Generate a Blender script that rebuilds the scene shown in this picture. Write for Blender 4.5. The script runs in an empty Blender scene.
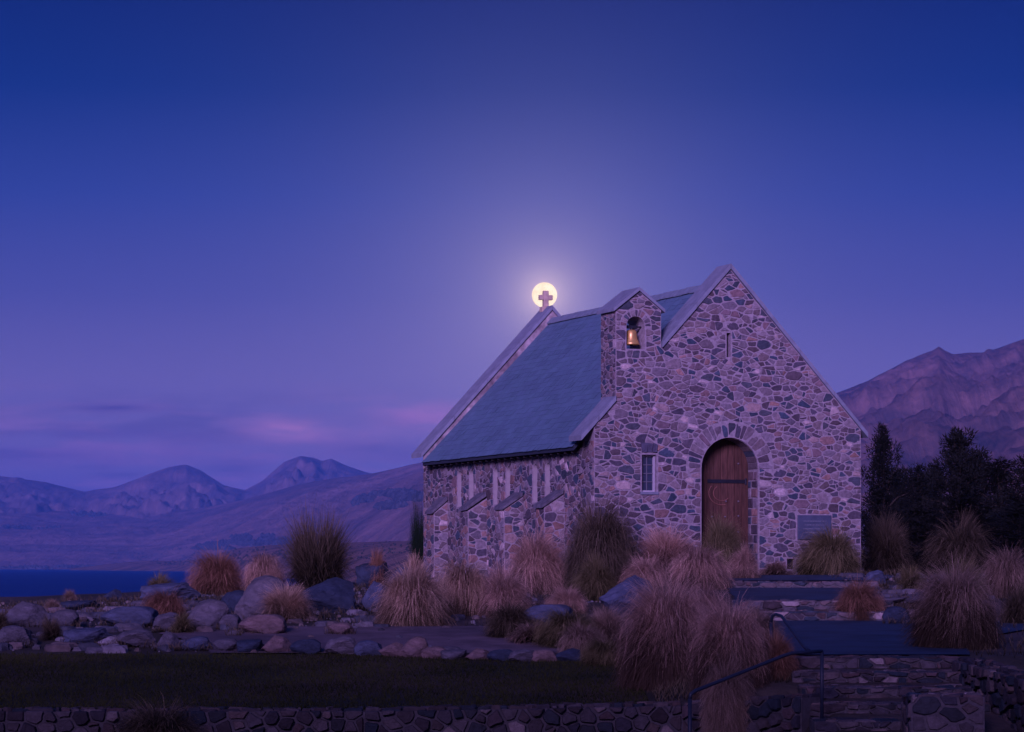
import bpy, math, random
import numpy as np
from mathutils import Vector, Matrix, noise
from mathutils.geometry import tessellate_polygon

C = bpy.context.scene
COL = C.collection
R = math.radians
F, CX, HZ, ZC = 2845.0, 512.0, 566.0, 0.2      # focal length in pixels, centre column, horizon row, camera height

# ------------------------------------------------------------------ camera
cam_d = bpy.data.cameras.new('camera'); cam = bpy.data.objects.new('camera', cam_d); COL.objects.link(cam)
cam.location = (0, 0, ZC); cam.rotation_euler = (R(90), 0, 0)
cam_d.sensor_width = 36; cam_d.lens = F / 1024 * 36
cam_d.shift_y = (HZ - 366) / 1024
cam_d.clip_start = 0.5; cam_d.clip_end = 120000
C.camera = cam
C.view_settings.view_transform = 'Standard'; C.view_settings.look = 'None'
C.view_settings.exposure = 0.0; C.view_settings.gamma = 1
C.render.engine = 'CYCLES'
C.cycles.use_denoising = True
C.cycles.max_bounces = 6; C.cycles.diffuse_bounces = 3; C.cycles.glossy_bounces = 3
C.cycles.transmission_bounces = 4; C.cycles.volume_bounces = 1; C.cycles.transparent_max_bounces = 8

# ------------------------------------------------------------------ dusk sky
MOON = Vector(((544.5 - CX) / F, 1.0, (HZ - 295) / F)).normalized()
SUN_DIR = Vector((-0.24, -0.96, 0.303)).normalized()        # towards the afterglow, behind the photographer
w = bpy.data.worlds.new('World'); C.world = w; w.use_nodes = True
nt = w.node_tree; nt.nodes.clear()
def N(t, tree=None, **kw):
    n = (tree or nt).nodes.new(t)
    for k, v in kw.items():
        setattr(n, k, v)
    return n
def math_n(op, a, b=None, tree=None, clamp=False):
    n = N('ShaderNodeMath', tree, operation=op); n.use_clamp = clamp
    for i, v in enumerate((a, b)):
        if v is None: continue
        if hasattr(v, 'is_linked'): (tree or nt).links.new(v, n.inputs[i])
        else: n.inputs[i].default_value = v
    return n.outputs[0]
def mix_n(kind, fac, a, b, tree=None):
    n = N('ShaderNodeMix', tree, data_type='RGBA', blend_type=kind)
    t = tree or nt
    for i, v in ((0, fac), (6, a), (7, b)):
        if hasattr(v, 'is_linked'): t.links.new(v, n.inputs[i])
        elif i == 0: n.inputs[0].default_value = v
        else: n.inputs[i].default_value = (*v, 1)
    return n.outputs[2]
def ramp_n(fac, stops, tree=None, interp='LINEAR'):
    n = N('ShaderNodeValToRGB', tree); cr = n.color_ramp; cr.interpolation = interp
    while len(cr.elements) < len(stops): cr.elements.new(0.5)
    for e, (p, c) in zip(cr.elements, stops):
        e.position = p; e.color = (*c, 1) if len(c) == 3 else c
    (tree or nt).links.new(fac, n.inputs[0])
    return n.outputs[0]
def dot_n(vec, d):
    n = N('ShaderNodeVectorMath', operation='DOT_PRODUCT'); nt.links.new(vec, n.inputs[0]); n.inputs[1].default_value = d
    return n.outputs['Value']

tc = N('ShaderNodeTexCoord'); sep = N('ShaderNodeSeparateXYZ'); nt.links.new(tc.outputs['Generated'], sep.inputs[0])
dirv = tc.outputs['Generated']; dz = sep.outputs[2]
base = ramp_n(dz, [(0.0, (.150, .095, .360)), (0.04, (.195, .135, .395)), (0.065, (.168, .132, .395)), (0.095, (.080, .084, .345)),
                   (0.128, (.030, .056, .305)), (0.165, (.003, .028, .200)), (0.21, (.0, .012, .125)), (0.45, (.004, .020, .15)), (1.0, (.010, .028, .17))])
# afterglow on the western side, behind the photographer
g = math_n('MAXIMUM', dot_n(dirv, SUN_DIR), 0.0)
g = math_n('POWER', g, 1.6)
up = math_n('SUBTRACT', 1.0, math_n('ABSOLUTE', dz), clamp=True)
g = math_n('MULTIPLY', g, math_n('POWER', up, 1.2))
ag = N('ShaderNodeVectorMath', operation='SCALE'); ag.inputs[0].default_value = (.20, .12, .36); nt.links.new(g, ag.inputs['Scale'])
col = mix_n('ADD', 1.0, base, ag.outputs[0])
# clouds low over the lake
cc = N('ShaderNodeCombineXYZ')
ratio = math_n('DIVIDE', sep.outputs[0], math_n('MAXIMUM', sep.outputs[1], 0.05))
nt.links.new(math_n('MULTIPLY', ratio, 22.0), cc.inputs[0]); nt.links.new(math_n('MULTIPLY', dz, 130.0), cc.inputs[1])
nz = N('ShaderNodeTexNoise'); nz.inputs['Scale'].default_value = 1.0; nz.inputs['Detail'].default_value = 6; nz.inputs['Roughness'].default_value = .55
nt.links.new(cc.outputs[0], nz.inputs['Vector'])
band = ramp_n(dz, [(0.0, (1, 1, 1)), (0.036, (1, 1, 1)), (0.05, (.6, .6, .6)), (0.066, (0, 0, 0))], interp='EASE')
side = N('ShaderNodeMapRange', interpolation_type='SMOOTHSTEP'); nt.links.new(ratio, side.inputs[0])
side.inputs[1].default_value = 0.05; side.inputs[2].default_value = -0.06; side.inputs[3].default_value = 0; side.inputs[4].default_value = 1
cm = ramp_n(nz.outputs[0], [(0.38, (0, 0, 0)), (0.60, (1, 1, 1))], interp='EASE')
cmask = math_n('MULTIPLY', math_n('MULTIPLY', cm, band), side.outputs[0])
nz2 = N('ShaderNodeTexNoise'); nz2.inputs['Scale'].default_value = .8; nz2.inputs['Detail'].default_value = 3
mp2 = N('ShaderNodeMapping'); mp2.inputs['Location'].default_value = (4.3, 1.7, 0); nt.links.new(cc.outputs[0], mp2.inputs[0]); nt.links.new(mp2.outputs[0], nz2.inputs['Vector'])
ccol = ramp_n(nz2.outputs[0], [(0.40, (.060, .046, .20)), (0.60, (.42, .19, .48))])
col = mix_n('MIX', math_n('MULTIPLY', cmask, 0.62), col, ccol)
def puff(col_in, r0, z0, rw, zw, c, amt):
    a = math_n('POWER', math_n('MULTIPLY', math_n('ADD', ratio, -r0), 1 / rw), 2.0); b = math_n('POWER', math_n('MULTIPLY', math_n('ADD', dz, -z0), 1 / zw), 2.0)
    e = math_n('EXPONENT', math_n('MULTIPLY', math_n('ADD', a, b), -1.0))
    return mix_n('MIX', math_n('MULTIPLY', math_n('MULTIPLY', e, ramp_n(nz.outputs[0], [(.32, (0, 0, 0)), (.6, (1, 1, 1))])), amt), col_in, c)
col = puff(col, -.078, .0468, .013, .0034, (.66, .27, .58), 1.0)
col = puff(col, -.030, .0525, .022, .0048, (.40, .17, .48), .8)
col = puff(col, -.152, .0455, .026, .0016, (.075, .055, .25), .9)
col = puff(col, -.138, .0548, .014, .0014, (.085, .060, .27), .8)
col = puff(col, -.100, .0400, .075, .0060, (.25, .135, .40), .75)
col = puff(col, -.050, .0395, .030, .0032, (.13, .085, .32), .7)
col = puff(col, -.165, .0385, .030, .0036, (.14, .09, .33), .7)
# the moon's aureole
ang = math_n('ARCCOSINE', math_n('MINIMUM', dot_n(dirv, MOON), 1.0))
def halo(col_in, k, c):
    e = math_n('EXPONENT', math_n('MULTIPLY', ang, -1.0 / k))
    s = N('ShaderNodeVectorMath', operation='SCALE'); s.inputs[0].default_value = c; nt.links.new(e, s.inputs['Scale'])
    return mix_n('ADD', 1.0, col_in, s.outputs[0])
col = halo(col, 0.11, (.016, .012, .020))
col = halo(col, 0.036, (.27, .20, .20))
col = halo(col, 0.0065, (.75, .50, .30))
bg = N('ShaderNodeBackground'); nt.links.new(col, bg.inputs[0]); bg.inputs[1].default_value = 1.0
out = N('ShaderNodeOutputWorld'); nt.links.new(bg.outputs[0], out.inputs[0])

# the last light, soft and rosy
sd = bpy.data.lights.new('afterglow_sun', 'SUN'); sd.energy = 4.1; sd.angle = R(16); sd.color = (.60, .375, 1.0)
so = bpy.data.objects.new('afterglow_sun', sd); COL.objects.link(so)
so.rotation_euler = SUN_DIR.to_track_quat('Z', 'Y').to_euler()

# ------------------------------------------------------------------ helpers
def tag(o, label=None, cat=None, group=None, kind=None):
    if label: o['label'] = label
    if cat: o['category'] = cat
    if group: o['group'] = group
    if kind: o['kind'] = kind
    return o
def empty(name, loc, rz=0.0):
    o = bpy.data.objects.new(name, None); COL.objects.link(o); o.location = loc; o.rotation_euler = (0, 0, rz)
    o.empty_display_size = .3
    return o
def build(name, verts, faces, mat, parent=None, cols=None, smooth=False, loc=None):
    me = bpy.data.meshes.new(name)
    me.from_pydata([tuple(v) for v in verts], [], faces)
    if cols is not None:
        a = me.attributes.new('Col', 'FLOAT_COLOR', 'POINT')
        arr = np.ones((len(verts), 4), np.float32); arr[:, :3] = np.asarray(cols, np.float32).reshape(-1, 3)
        a.data.foreach_set('color', arr.ravel())
    me.materials.append(mat)
    if smooth: me.polygons.foreach_set('use_smooth', [True] * len(me.polygons))
    me.update()
    o = bpy.data.objects.new(name, me); COL.objects.link(o)
    if parent: o.parent = parent
    if loc: o.location = loc
    return o
class MB:
    def __init__(s): s.v, s.f, s.c = [], [], []
    def add(s, verts, faces, col=(1, 1, 1)):
        b = len(s.v); s.v += [tuple(v) for v in verts]; s.f += [tuple(b + i for i in f) for f in faces]
        s.c += [col] * len(verts)
    def box(s, x0, x1, y0, y1, z0, z1, col=(1, 1, 1), b=0.0):
        if b <= 0:
            v = [(x, y, z) for x in (x0, x1) for y in (y0, y1) for z in (z0, z1)]
            f = [(0, 1, 3, 2), (4, 6, 7, 5), (0, 4, 5, 1), (2, 3, 7, 6), (0, 2, 6, 4), (1, 5, 7, 3)]
            s.add(v, f, col)
        else:                                     # chamfered box: three stacked rings each way
            v = []
            for z, k in ((z0, b), (z0 + b, 0), (z1 - b, 0), (z1, b)):
                v += [(x0 + k, y0 + b, z), (x0 + b, y0 + k, z), (x1 - b, y0 + k, z), (x1 - k, y0 + b, z),
                      (x1 - k, y1 - b, z), (x1 - b, y1 - k, z), (x0 + b, y1 - k, z), (x0 + k, y1 - b, z)]
            f = [tuple(range(7, -1, -1)), tuple(range(24, 32))]
            for r in range(3):
                for i in range(8):
                    j = (i + 1) % 8
                    f.append((r * 8 + i, r * 8 + j, r * 8 + 8 + j, r * 8 + 8 + i))
            s.add(v, f, col)
    def tube(s, pts, r, n=8, col=(1, 1, 1), cap=True):
        pts = [Vector(p) for p in pts]; rs = r if isinstance(r, (list, tuple)) else [r] * len(pts)
        v, f = [], []
        for i, p in enumerate(pts):
            d = (pts[min(i + 1, len(pts) - 1)] - pts[max(i - 1, 0)]).normalized()
            a = d.orthogonal().normalized() if i == 0 else (a - d * a.dot(d)).normalized()
            b = d.cross(a)
            v += [p + (a * math.cos(2 * math.pi * k / n) + b * math.sin(2 * math.pi * k / n)) * rs[i] for k in range(n)]
        for i in range(len(pts) - 1):
            for k in range(n):
                f.append((i * n + k, i * n + (k + 1) % n, (i + 1) * n + (k + 1) % n, (i + 1) * n + k))
        if cap: f += [tuple(range(n - 1, -1, -1)), tuple(range((len(pts) - 1) * n, len(pts) * n))]
        s.add(v, f, col)
    def lathe(s, prof, cx, cy, n=20, col=(1, 1, 1)):
        v = [(cx + r * math.cos(2 * math.pi * k / n), cy + r * math.sin(2 * math.pi * k / n), z) for r, z in prof for k in range(n)]
        f = [(i * n + k, i * n + (k + 1) % n, (i + 1) * n + (k + 1) % n, (i + 1) * n + k) for i in range(len(prof) - 1) for k in range(n)]
        s.add(v, f, col)
    def prism(s, loops, y0, y1, col=(1, 1, 1), fn=None):
        """outline with holes in the (u, v) plane, extruded over depth y0..y1; fn maps (u, depth, v)."""
        fn = fn or (lambda u, d, v: (u, d, v))
        flat = [p for l in loops for p in l]; n = len(flat)
        tris = tessellate_polygon([[Vector((u, v, 0)) for u, v in l] for l in loops])
        v = [fn(p[0], y0, p[1]) for p in flat] + [fn(p[0], y1, p[1]) for p in flat]
        f = [tuple(t) for t in tris] + [tuple(i + n for i in reversed(t)) for t in tris]
        o = 0
        for l in loops:
            m = len(l)
            for i in range(m):
                j = (i + 1) % m
                f.append((o + i, o + j, n + o + j, n + o + i))
            o += m
        s.add(v, f, col)
    def obj(s, name, mat, parent=None, smooth=False, loc=None):
        return build(name, s.v, s.f, mat, parent, s.c, smooth, loc)

def mat(name, base=(.2, .2, .2), rough=.85, var=.25, scale=6.0, bump=.25, bscale=None, attr=False, metal=0.0, spec=.3, coords='Object', stretch=(1, 1, 1), bdist=.02, tint2=None, lay=.0):
    m = bpy.data.materials.new(name); m.use_nodes = True
    t = m.node_tree; t.nodes.clear()
    b = N('ShaderNodeBsdfPrincipled', t); o = N('ShaderNodeOutputMaterial', t); t.links.new(b.outputs[0], o.inputs[0])
    b.inputs['Roughness'].default_value = rough; b.inputs['Metallic'].default_value = metal; b.inputs['Specular IOR Level'].default_value = spec
    tcn = N('ShaderNodeTexCoord', t); mp = N('ShaderNodeMapping', t); mp.inputs['Scale'].default_value = stretch
    t.links.new(tcn.outputs[coords], mp.inputs[0])
    n1 = N('ShaderNodeTexNoise', t); n1.inputs['Scale'].default_value = scale; n1.inputs['Detail'].default_value = 7; n1.inputs['Roughness'].default_value = .6
    t.links.new(mp.outputs[0], n1.inputs['Vector'])
    lo, hi = 1 - var, 1 + var
    fac = ramp_n(n1.outputs[0], [(0.3, (lo, lo, lo)), (0.7, (hi, hi, hi))], t)
    if attr:
        at = N('ShaderNodeAttribute', t); at.attribute_name = 'Col'; src = at.outputs['Color']
    else:
        src = base
    if tint2 is not None:
        n3 = N('ShaderNodeTexNoise', t); n3.inputs['Scale'].default_value = scale * .23; n3.inputs['Detail'].default_value = 5
        t.links.new(mp.outputs[0], n3.inputs['Vector'])
        tf = ramp_n(n3.outputs[0], [(0.42, (0, 0, 0)), (0.60, (1, 1, 1))], t)
        src = mix_n('MIX', tf, src, tint2, t)
    c = mix_n('MULTIPLY', 1.0, src, fac, t)
    t.links.new(c, b.inputs['Base Color'])
    if bump > 0:
        n2 = N('ShaderNodeTexNoise', t); n2.inputs['Scale'].default_value = bscale or scale * 4; n2.inputs['Detail'].default_value = 8
        t.links.new(mp.outputs[0], n2.inputs['Vector'])
        bp = N('ShaderNodeBump', t); bp.inputs['Strength'].default_value = bump; bp.inputs['Distance'].default_value = bdist
        t.links.new(n2.outputs[0], bp.inputs['Height']); t.links.new(bp.outputs[0], b.inputs['Normal'])
    return m

M = dict(
    stone=mat('rubble_stone', attr=True, var=.30, scale=14, bump=.5, bscale=45, bdist=.012),
    boulder=mat('boulder_stone', (.20, .19, .22), var=.5, scale=5, bump=.7, bscale=16, bdist=.04, tint2=(.27, .235, .24)),
    rockattr=mat('field_stone', attr=True, var=.4, scale=7, bump=.6, bscale=24, bdist=.025),
    slate=mat('roof_slate', attr=True, rough=.75, var=.10, scale=1.4, bump=.2, bscale=40, bdist=.004, spec=.2),
    coping=mat('cement_coping', (.215, .245, .30), var=.18, scale=5, bump=.2, bdist=.01),
    oldcement=mat('weathered_cement', (.40, .34, .34), var=.4, scale=7, bump=.35, bdist=.012, tint2=(.2, .16, .17)),
    reveal=mat('lime_plaster', (.37, .33, .335), var=.12, scale=6, bump=.15, bdist=.006),
    wood=mat('door_timber', attr=True, rough=.7, var=.45, scale=9, bump=.35, bscale=20, stretch=(3, 3, .35), bdist=.008),
    rafter=mat('old_rafter', (.05, .045, .05), var=.2),
    iron=mat('black_iron', (.025, .028, .04), rough=.55, var=.2, bump=.1, metal=.4),
    rail=mat('painted_rail', (.02, .028, .05), rough=.45, var=.2, bump=.1),
    brass=mat('bell_bronze', (.80, .50, .16), rough=.38, var=.2, scale=8, bump=.1, metal=.55, bdist=.004),
    white=mat('white_paint', (.50, .49, .52), rough=.5, var=.06, bump=.05),
    glass=mat('dark_glass', (.025, .04, .075), rough=.12, var=.3, bump=.05, spec=.6, bdist=.002),
    plaque=mat('slate_plaque', (.075, .095, .145), rough=.5, var=.2, bump=.1),
    earth=mat('dry_earth', (.062, .048, .048), var=.45, scale=1.1, bump=.8, bscale=9, bdist=.05, coords='Object', tint2=(.034, .031, .022)),
    gravel=mat('pale_gravel', (.13, .10, .115), var=.35, scale=2.2, bump=.6, bscale=40, bdist=.02, tint2=(.08, .065, .08)),
    path=mat('smooth_path', (.022, .043, .082), rough=.7, var=.45, scale=1.6, bump=.3, bscale=50, bdist=.008),
    lawn=mat('lawn_soil', (.012, .013, .007), var=.5, scale=1.6, bump=.6, bscale=14, bdist=.04, tint2=(.042, .027, .016)),
    bark=mat('dark_bark', (.045, .036, .03), var=.3, scale=8),
    needle=mat('dark_needles', attr=True, rough=.8, var=.2, bump=0),
    hill=None,
)

# ------------------------------------------------------------------ terrain
LY = [-400, 30, 38.3, 38.55, 46, 48, 50, 55, 60, 66, 72, 76, 100, 170, 400, 30000]
LZ = [-2.4, -2.35, -2.35, -1.76, -1.26, -1.06, -.90, -.62, -.40, -.27, -.12, -.30, -3, -10.6, -14, -16]
RY = [-400, 30, 35.5, 36, 40, 40.3, 50.1, 50.5, 57.1, 57.4, 60, 82, 200, 3000, 30000]
RZ = [-2.4, -2.3, -2.12, -2.05, -1.19, -1.08, -.775, -.44, -.25, -.13, -.02, -.02, -2, -8, -14]
def sst(a, b, x):
    t = np.clip((x - a) / (b - a), 0, 1); return t * t * (3 - 2 * t)
def gz(x, y):
    l = float(np.interp(y, LY, LZ)); r = float(np.interp(y, RY, RZ))
    if x < -2: l -= min(.045 * (-2 - x), .55) * float(sst(50, 62, y)) * (1 if y < 100 else 0.3)
    xe = x * (60 / y if y > 60 else 1)
    k = float(sst(1.9, 3.5, xe)) if y > 38.6 else float(sst(3.5, 4.1, x))
    z = l * (1 - k) + r * k
    if y < 6:                                        # made-up unseen hillside behind the photographer, added to shade the foreground from low light
        bank = 24.0 - ((y + 36) / 14.0) ** 2 * 7.0 + .5 * noise.noise((x * .12, y * .1, 8))
        z = max(z, z + (bank - z) * float(sst(45, 25, x)) * float(sst(-140, -110, x)) * float(sst(-1, -10, y))) if bank > z else z
    if 50 < y < 90: z += (1 - k) * .07 * noise.noise((x * .7, y * .7, 3.1)) * min(1, (y - 50) / 4)
    return z
def on_ground(px, py, lo=35.0, hi=95.0):
    """the point of the terrain seen at a pixel of the photograph"""
    y = lo
    while y < hi:
        x = (px - CX) / F * y
        if ZC - (py - HZ) / F * y <= gz(x, y): break
        y += .05
    if y >= hi - .06: y = 67.0                       # over the skyline: it stands just behind the brow
    x = (px - CX) / F * y
    return Vector((x, y, gz(x, y)))
def at(px, py, y): return Vector(((px - CX) / F * y, y, ZC - (py - HZ) / F * y))

def spaced(dense0, dense1, step, far0, far1):
    a = list(np.arange(dense0, dense1 + 1e-6, step)); s = step; b = dense1
    while b < far1: s *= 1.35; b = min(b + s, far1); a.append(b)
    s = step; b = dense0
    while b > far0: s *= 1.35; b = max(b - s, far0); a.insert(0, b)
    return a
gx = spaced(-15, 16, .35, -16000, 16000); gy = sorted(spaced(33, 82, .35, -400, 26000) + [38.31, 38.55, 40.3, 50.1, 50.5, 57.1, 57.4] + list(range(-64, 30, 2)))
gv = [(x, y, gz(x, y)) for y in gy for x in gx]; nx = len(gx)
gf = [(j * nx + i, j * nx + i + 1, (j + 1) * nx + i + 1, (j + 1) * nx + i) for j in range(len(gy) - 1) for i in range(nx - 1)]
tag(build('ground', gv, gf, M['earth'], smooth=True), 'dry stony earth falling away from the chapel to the lake', 'ground', kind='structure')

def sheet(name, rows, lift, m, label, cat, n=24, jag=0.0, seed=0):
    """a ground sheet following the terrain; rows = (y, x_left, x_right)"""
    rnd = random.Random(seed); v, f = [], []
    ys = np.arange(rows[0][0], rows[-1][0] + 1e-6, .12)
    for y in ys:
        a = np.interp(y, [r[0] for r in rows], [r[1] for r in rows]); b = np.interp(y, [r[0] for r in rows], [r[2] for r in rows])
        a += jag * (noise.noise((y * 1.3, seed, 0)) + .5 * noise.noise((y * 5.1, seed, 4))); b += jag * noise.noise((y * 1.3, seed, 9))
        for i in range(n + 1):
            x = a + (b - a) * i / n; v.append((x, y, gz(x, y) + lift))
    for j in range(len(ys) - 1):
        for i in range(n):
            k = j * (n + 1) + i; f.append((k, k + 1, k + n + 2, k + n + 1))
    return tag(build(name, v, f, m, smooth=True), label, cat, kind='structure')
sheet('lawn', [(38.75, -15, 2.0), (43, -15, 1.7), (46.15, -15, 1.3)], .02, M['lawn'], 'dark mown lawn between the front wall and the edging stones', 'lawn', 60, .15, 1)
sheet('gravel_path', [(46.2, -4.9, 1.4), (47.5, -5.2, 1.2), (48.4, -5.8, .9), (49.0, -6.2, .3), (50.2, -4.2, -.2)], .03, M['gravel'], 'pale gravel path behind the edging stones', 'path', 60, .35, 2)
sheet('path', [(40.35, 3.85, 6.5), (44, 3.8, 7.0), (47, 3.8, 8.5), (49.95, 3.95, 9.5)], .025, M['path'], 'smooth blue grey path landing above the stairs', 'path', 30, .12, 3)
sheet('path', [(50.75, 4.0, 6.7), (53, 4.1, 7.0), (56.95, 4.3, 7.4)], .025, M['path'], 'smooth blue grey path between the two upper stone steps', 'path', 30, .12, 4)
sheet('path', [(57.6, 4.4, 7.5), (59, 4.2, 7.9), (60.9, 3.6, 8.0)], .03, M['path'], 'smooth blue grey paving in front of the chapel door', 'path', 30, .12, 5)

# ------------------------------------------------------------------ rubble masonry
def clip(poly, nx, ny, c):
    out = []; n = len(poly)
    for i in range(n):
        a = poly[i]; b = poly[(i + 1) % n]
        da = nx * a[0] + ny * a[1] - c; db = nx * b[0] + ny * b[1] - c
        if da <= 0: out.append(a)
        if (da < 0 < db) or (db < 0 < da):
            k = da / (da - db); out.append((a[0] + (b[0] - a[0]) * k, a[1] + (b[1] - a[1]) * k))
    return out
def edges_of(poly):
    """half planes of a convex outline given counter-clockwise"""
    h = []
    for i in range(len(poly)):
        (x0, y0), (x1, y1) = poly[i], poly[(i + 1) % len(poly)]
        nx, ny = y1 - y0, x0 - x1; l = math.hypot(nx, ny); nx /= l; ny /= l
        h.append((nx, ny, nx * x0 + ny * y0))
    return h
def stone_colour(r, warm=0.0):
    p = r.random()
    if p < .24: c = (.088, .074, .096)
    elif p < .40: c = (.058, .074, .104)
    elif p < .60: c = (.150, .122, .138)
    elif p < .84: c = (.215, .178, .196)
    elif p < .93: c = (.185, .125, .138)
    elif p < .972: c = (.28, .21, .21)
    else: c = (.46, .37, .37)
    if r.random() < warm: c = (.27, .165, .15)
    k = r.uniform(.8, 1.25); t = r.uniform(-.012, .012)
    return (c[0] * k + t, c[1] * k, c[2] * k - t)
def rubble(mb, bounds, planes, obstacles, fn, r_lo=.075, r_hi=.20, an=1.5, seed=1, joint=.022, relief=(.005, .020), warm=0.0, split=.72, dark=1.0):
    """lay a rubble facing: irregular stones fitted together with mortar joints; fn(u, depth, v) -> local point"""
    rnd = random.Random(seed); u0, u1, v0, v1 = bounds
    seeds, grid, gs = [], {}, r_hi * 2
    def near(u, v, k=1):
        iu, iv = int(math.floor(u / gs)), int(math.floor(v / gs))
        for a in range(iu - k, iu + k + 1):
            for b in range(iv - k, iv + k + 1):
                yield from grid.get((a, b), ())
    def inside_obs(u, v, pad=0.0):
        for o in obstacles:
            if o[0] == 'rect' and o[1] - pad < u < o[2] + pad and o[3] - pad < v < o[4] + pad: return True
            if o[0] == 'disc' and v > o[4] - pad and math.hypot(u - o[1], v - o[2]) < o[3] + pad: return True
        return False
    area = (u1 - u0) * (v1 - v0)
    for lev in range(9):
        r = r_hi * (r_lo / r_hi) ** (lev / 8)
        tries = int(area / (r * r) * (.9 if lev < 3 else 2.2 if lev < 7 else 9))
        for _ in range(tries):
            u, v = rnd.uniform(u0, u1), rnd.uniform(v0, v1)
            pl = planes(u, v)
            if any(a * u + b * v > c - .02 for a, b, c in pl) or inside_obs(u, v, .02): continue
            if any(math.hypot(u - s[0], (v - s[1]) * an) < (r + s[2]) * .74 for s in near(u, v)): continue
            s = (u, v, r); seeds.append(s); grid.setdefault((int(math.floor(u / gs)), int(math.floor(v / gs))), []).append(s)
    for s in seeds:
        u, v, r = s; b = r * 3.2
        cell = [(u - b, v - b / an), (u + b, v - b / an), (u + b, v + b / an), (u - b, v + b / an)]
        j2 = joint * .5 * rnd.uniform(.7, 1.5)
        for q in near(u, v, 2):
            if q is s: continue
            du, dv = q[0] - u, (q[1] - v) * an; d2 = du * du + dv * dv
            if d2 > (3.2 * (r + q[2])) ** 2: continue
            d = math.sqrt(d2)
            # power bisector in the stretched plane
            m = (d2 + .30 * (r * r - q[2] ** 2)) / (2 * d)
            nx, ny = du / d, dv / d * an; l = math.hypot(nx, ny)
            cell = clip(cell, nx / l, ny / l, (m + nx * u + ny * v) / l - j2)
            if len(cell) < 3: break
        if len(cell) < 3: continue
        for a, bb, c in planes(u, v): cell = clip(cell, a, bb, c - j2)
        for o in obstacles:
            if len(cell) < 3: break
            if o[0] == 'rect':
                op = [(-(1), 0, -(o[2] + j2), o[2] - u), (1, 0, o[1] - j2, u - o[1]), (0, -1, -(o[4] + j2), o[4] - v), (0, 1, o[3] - j2, v - o[3])]
                best = min(op, key=lambda e: e[3]); cell = clip(cell, best[0], best[1], best[2])
            elif v > o[4]:
                du, dv = u - o[1], v - o[2]; d = math.hypot(du, dv)
                cell = clip(cell, -du / d, -dv / d, -(o[3] + j2) - (du * o[1] + dv * o[2]) / d)
        if len(cell) < 3: continue
        for piece in shatter(cell, rnd, joint, split):
            # knock the sharp corners off
            piece = [p for i, p in enumerate(piece) if math.hypot(p[0] - piece[i - 1][0], p[1] - piece[i - 1][1]) > .014]
            if len(piece) < 3 or abs(poly_area(piece)) < .0011: continue
            pts = []
            for i in range(len(piece)):
                a, c2 = piece[i], piece[(i + 1) % len(piece)]
                k = rnd.uniform(.04, .15)
                pts += [(a[0] + (c2[0] - a[0]) * k, a[1] + (c2[1] - a[1]) * k), (a[0] + (c2[0] - a[0]) * (1 - k), a[1] + (c2[1] - a[1]) * (1 - k))]
            rough_ = []
            for i, p in enumerate(pts):
                q = pts[(i + 1) % len(pts)]; rough_.append(p); d = math.hypot(q[0] - p[0], q[1] - p[1])
                if d > .055:
                    k = rnd.uniform(.3, .7); e = min(.012, d * .07) * rnd.uniform(-1, .7); rough_.append((p[0] + (q[0] - p[0]) * k + (q[1] - p[1]) / d * e, p[1] + (q[1] - p[1]) * k - (q[0] - p[0]) / d * e))
            pts = rough_
            cu = sum(p[0] for p in pts) / len(pts); cv = sum(p[1] for p in pts) / len(pts)
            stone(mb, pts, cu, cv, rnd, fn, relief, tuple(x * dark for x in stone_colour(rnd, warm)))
def poly_area(p): return .5 * sum(p[i - 1][0] * p[i][1] - p[i][0] * p[i - 1][1] for i in range(len(p)))
def shatter(cell, rnd, joint, split, depth=0):
    """break a cell into fitted angular stones along a few straight joints"""
    a = abs(poly_area(cell))
    if depth >= 3 or a < .011 or rnd.random() > split * (1 if a > .03 else .55): return [cell]
    cu = sum(p[0] for p in cell) / len(cell); cv = sum(p[1] for p in cell) / len(cell)
    us = [p[0] for p in cell]; vs = [p[1] for p in cell]; wide = (max(us) - min(us)) > 1.75 * (max(vs) - min(vs))
    an = (rnd.gauss(0, .3) if wide else math.pi / 2 + rnd.gauss(0, .3)) if rnd.random() < .8 else rnd.uniform(0, math.pi)
    nx, ny = math.cos(an), math.sin(an); c = nx * cu + ny * cv + rnd.gauss(0, .18) * math.sqrt(a); g = joint * .5 * rnd.uniform(.6, 1.2)
    out = []
    for q in (clip(cell, nx, ny, c - g), clip(cell, -nx, -ny, -c - g)):
        if len(q) >= 3: out += shatter(q, rnd, joint, split, depth + 1)
    return out
def stone(mb, pts, cu, cv, rnd, fn, relief, colr):
    n = len(pts); h = rnd.uniform(*relief); tu, tv = rnd.uniform(-.1, .1), rnd.uniform(-.1, .1)
    vs = []
    jit = [1 + rnd.uniform(-.02, .012) for _ in pts]
    for k, d in ((1.0, -.004), (.975, h * .6), (.88, h), (.45, h * 1.05)):
        for p, jq in zip(pts, jit):
            q = k * jq; u = cu + (p[0] - cu) * q; v = cv + (p[1] - cv) * q
            vs.append(fn(u, d + (tu * (u - cu) + tv * (v - cv) + rnd.uniform(-.004, .004)) * (d > 0), v))
    fs = [tuple(range(3 * n, 4 * n))]
    for r_ in range(3):
        for i in range(n):
            j = (i + 1) % n; fs.append((r_ * n + i, r_ * n + j, (r_ + 1) * n + j, (r_ + 1) * n + i))
    mb.add(vs, fs, colr)
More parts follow.
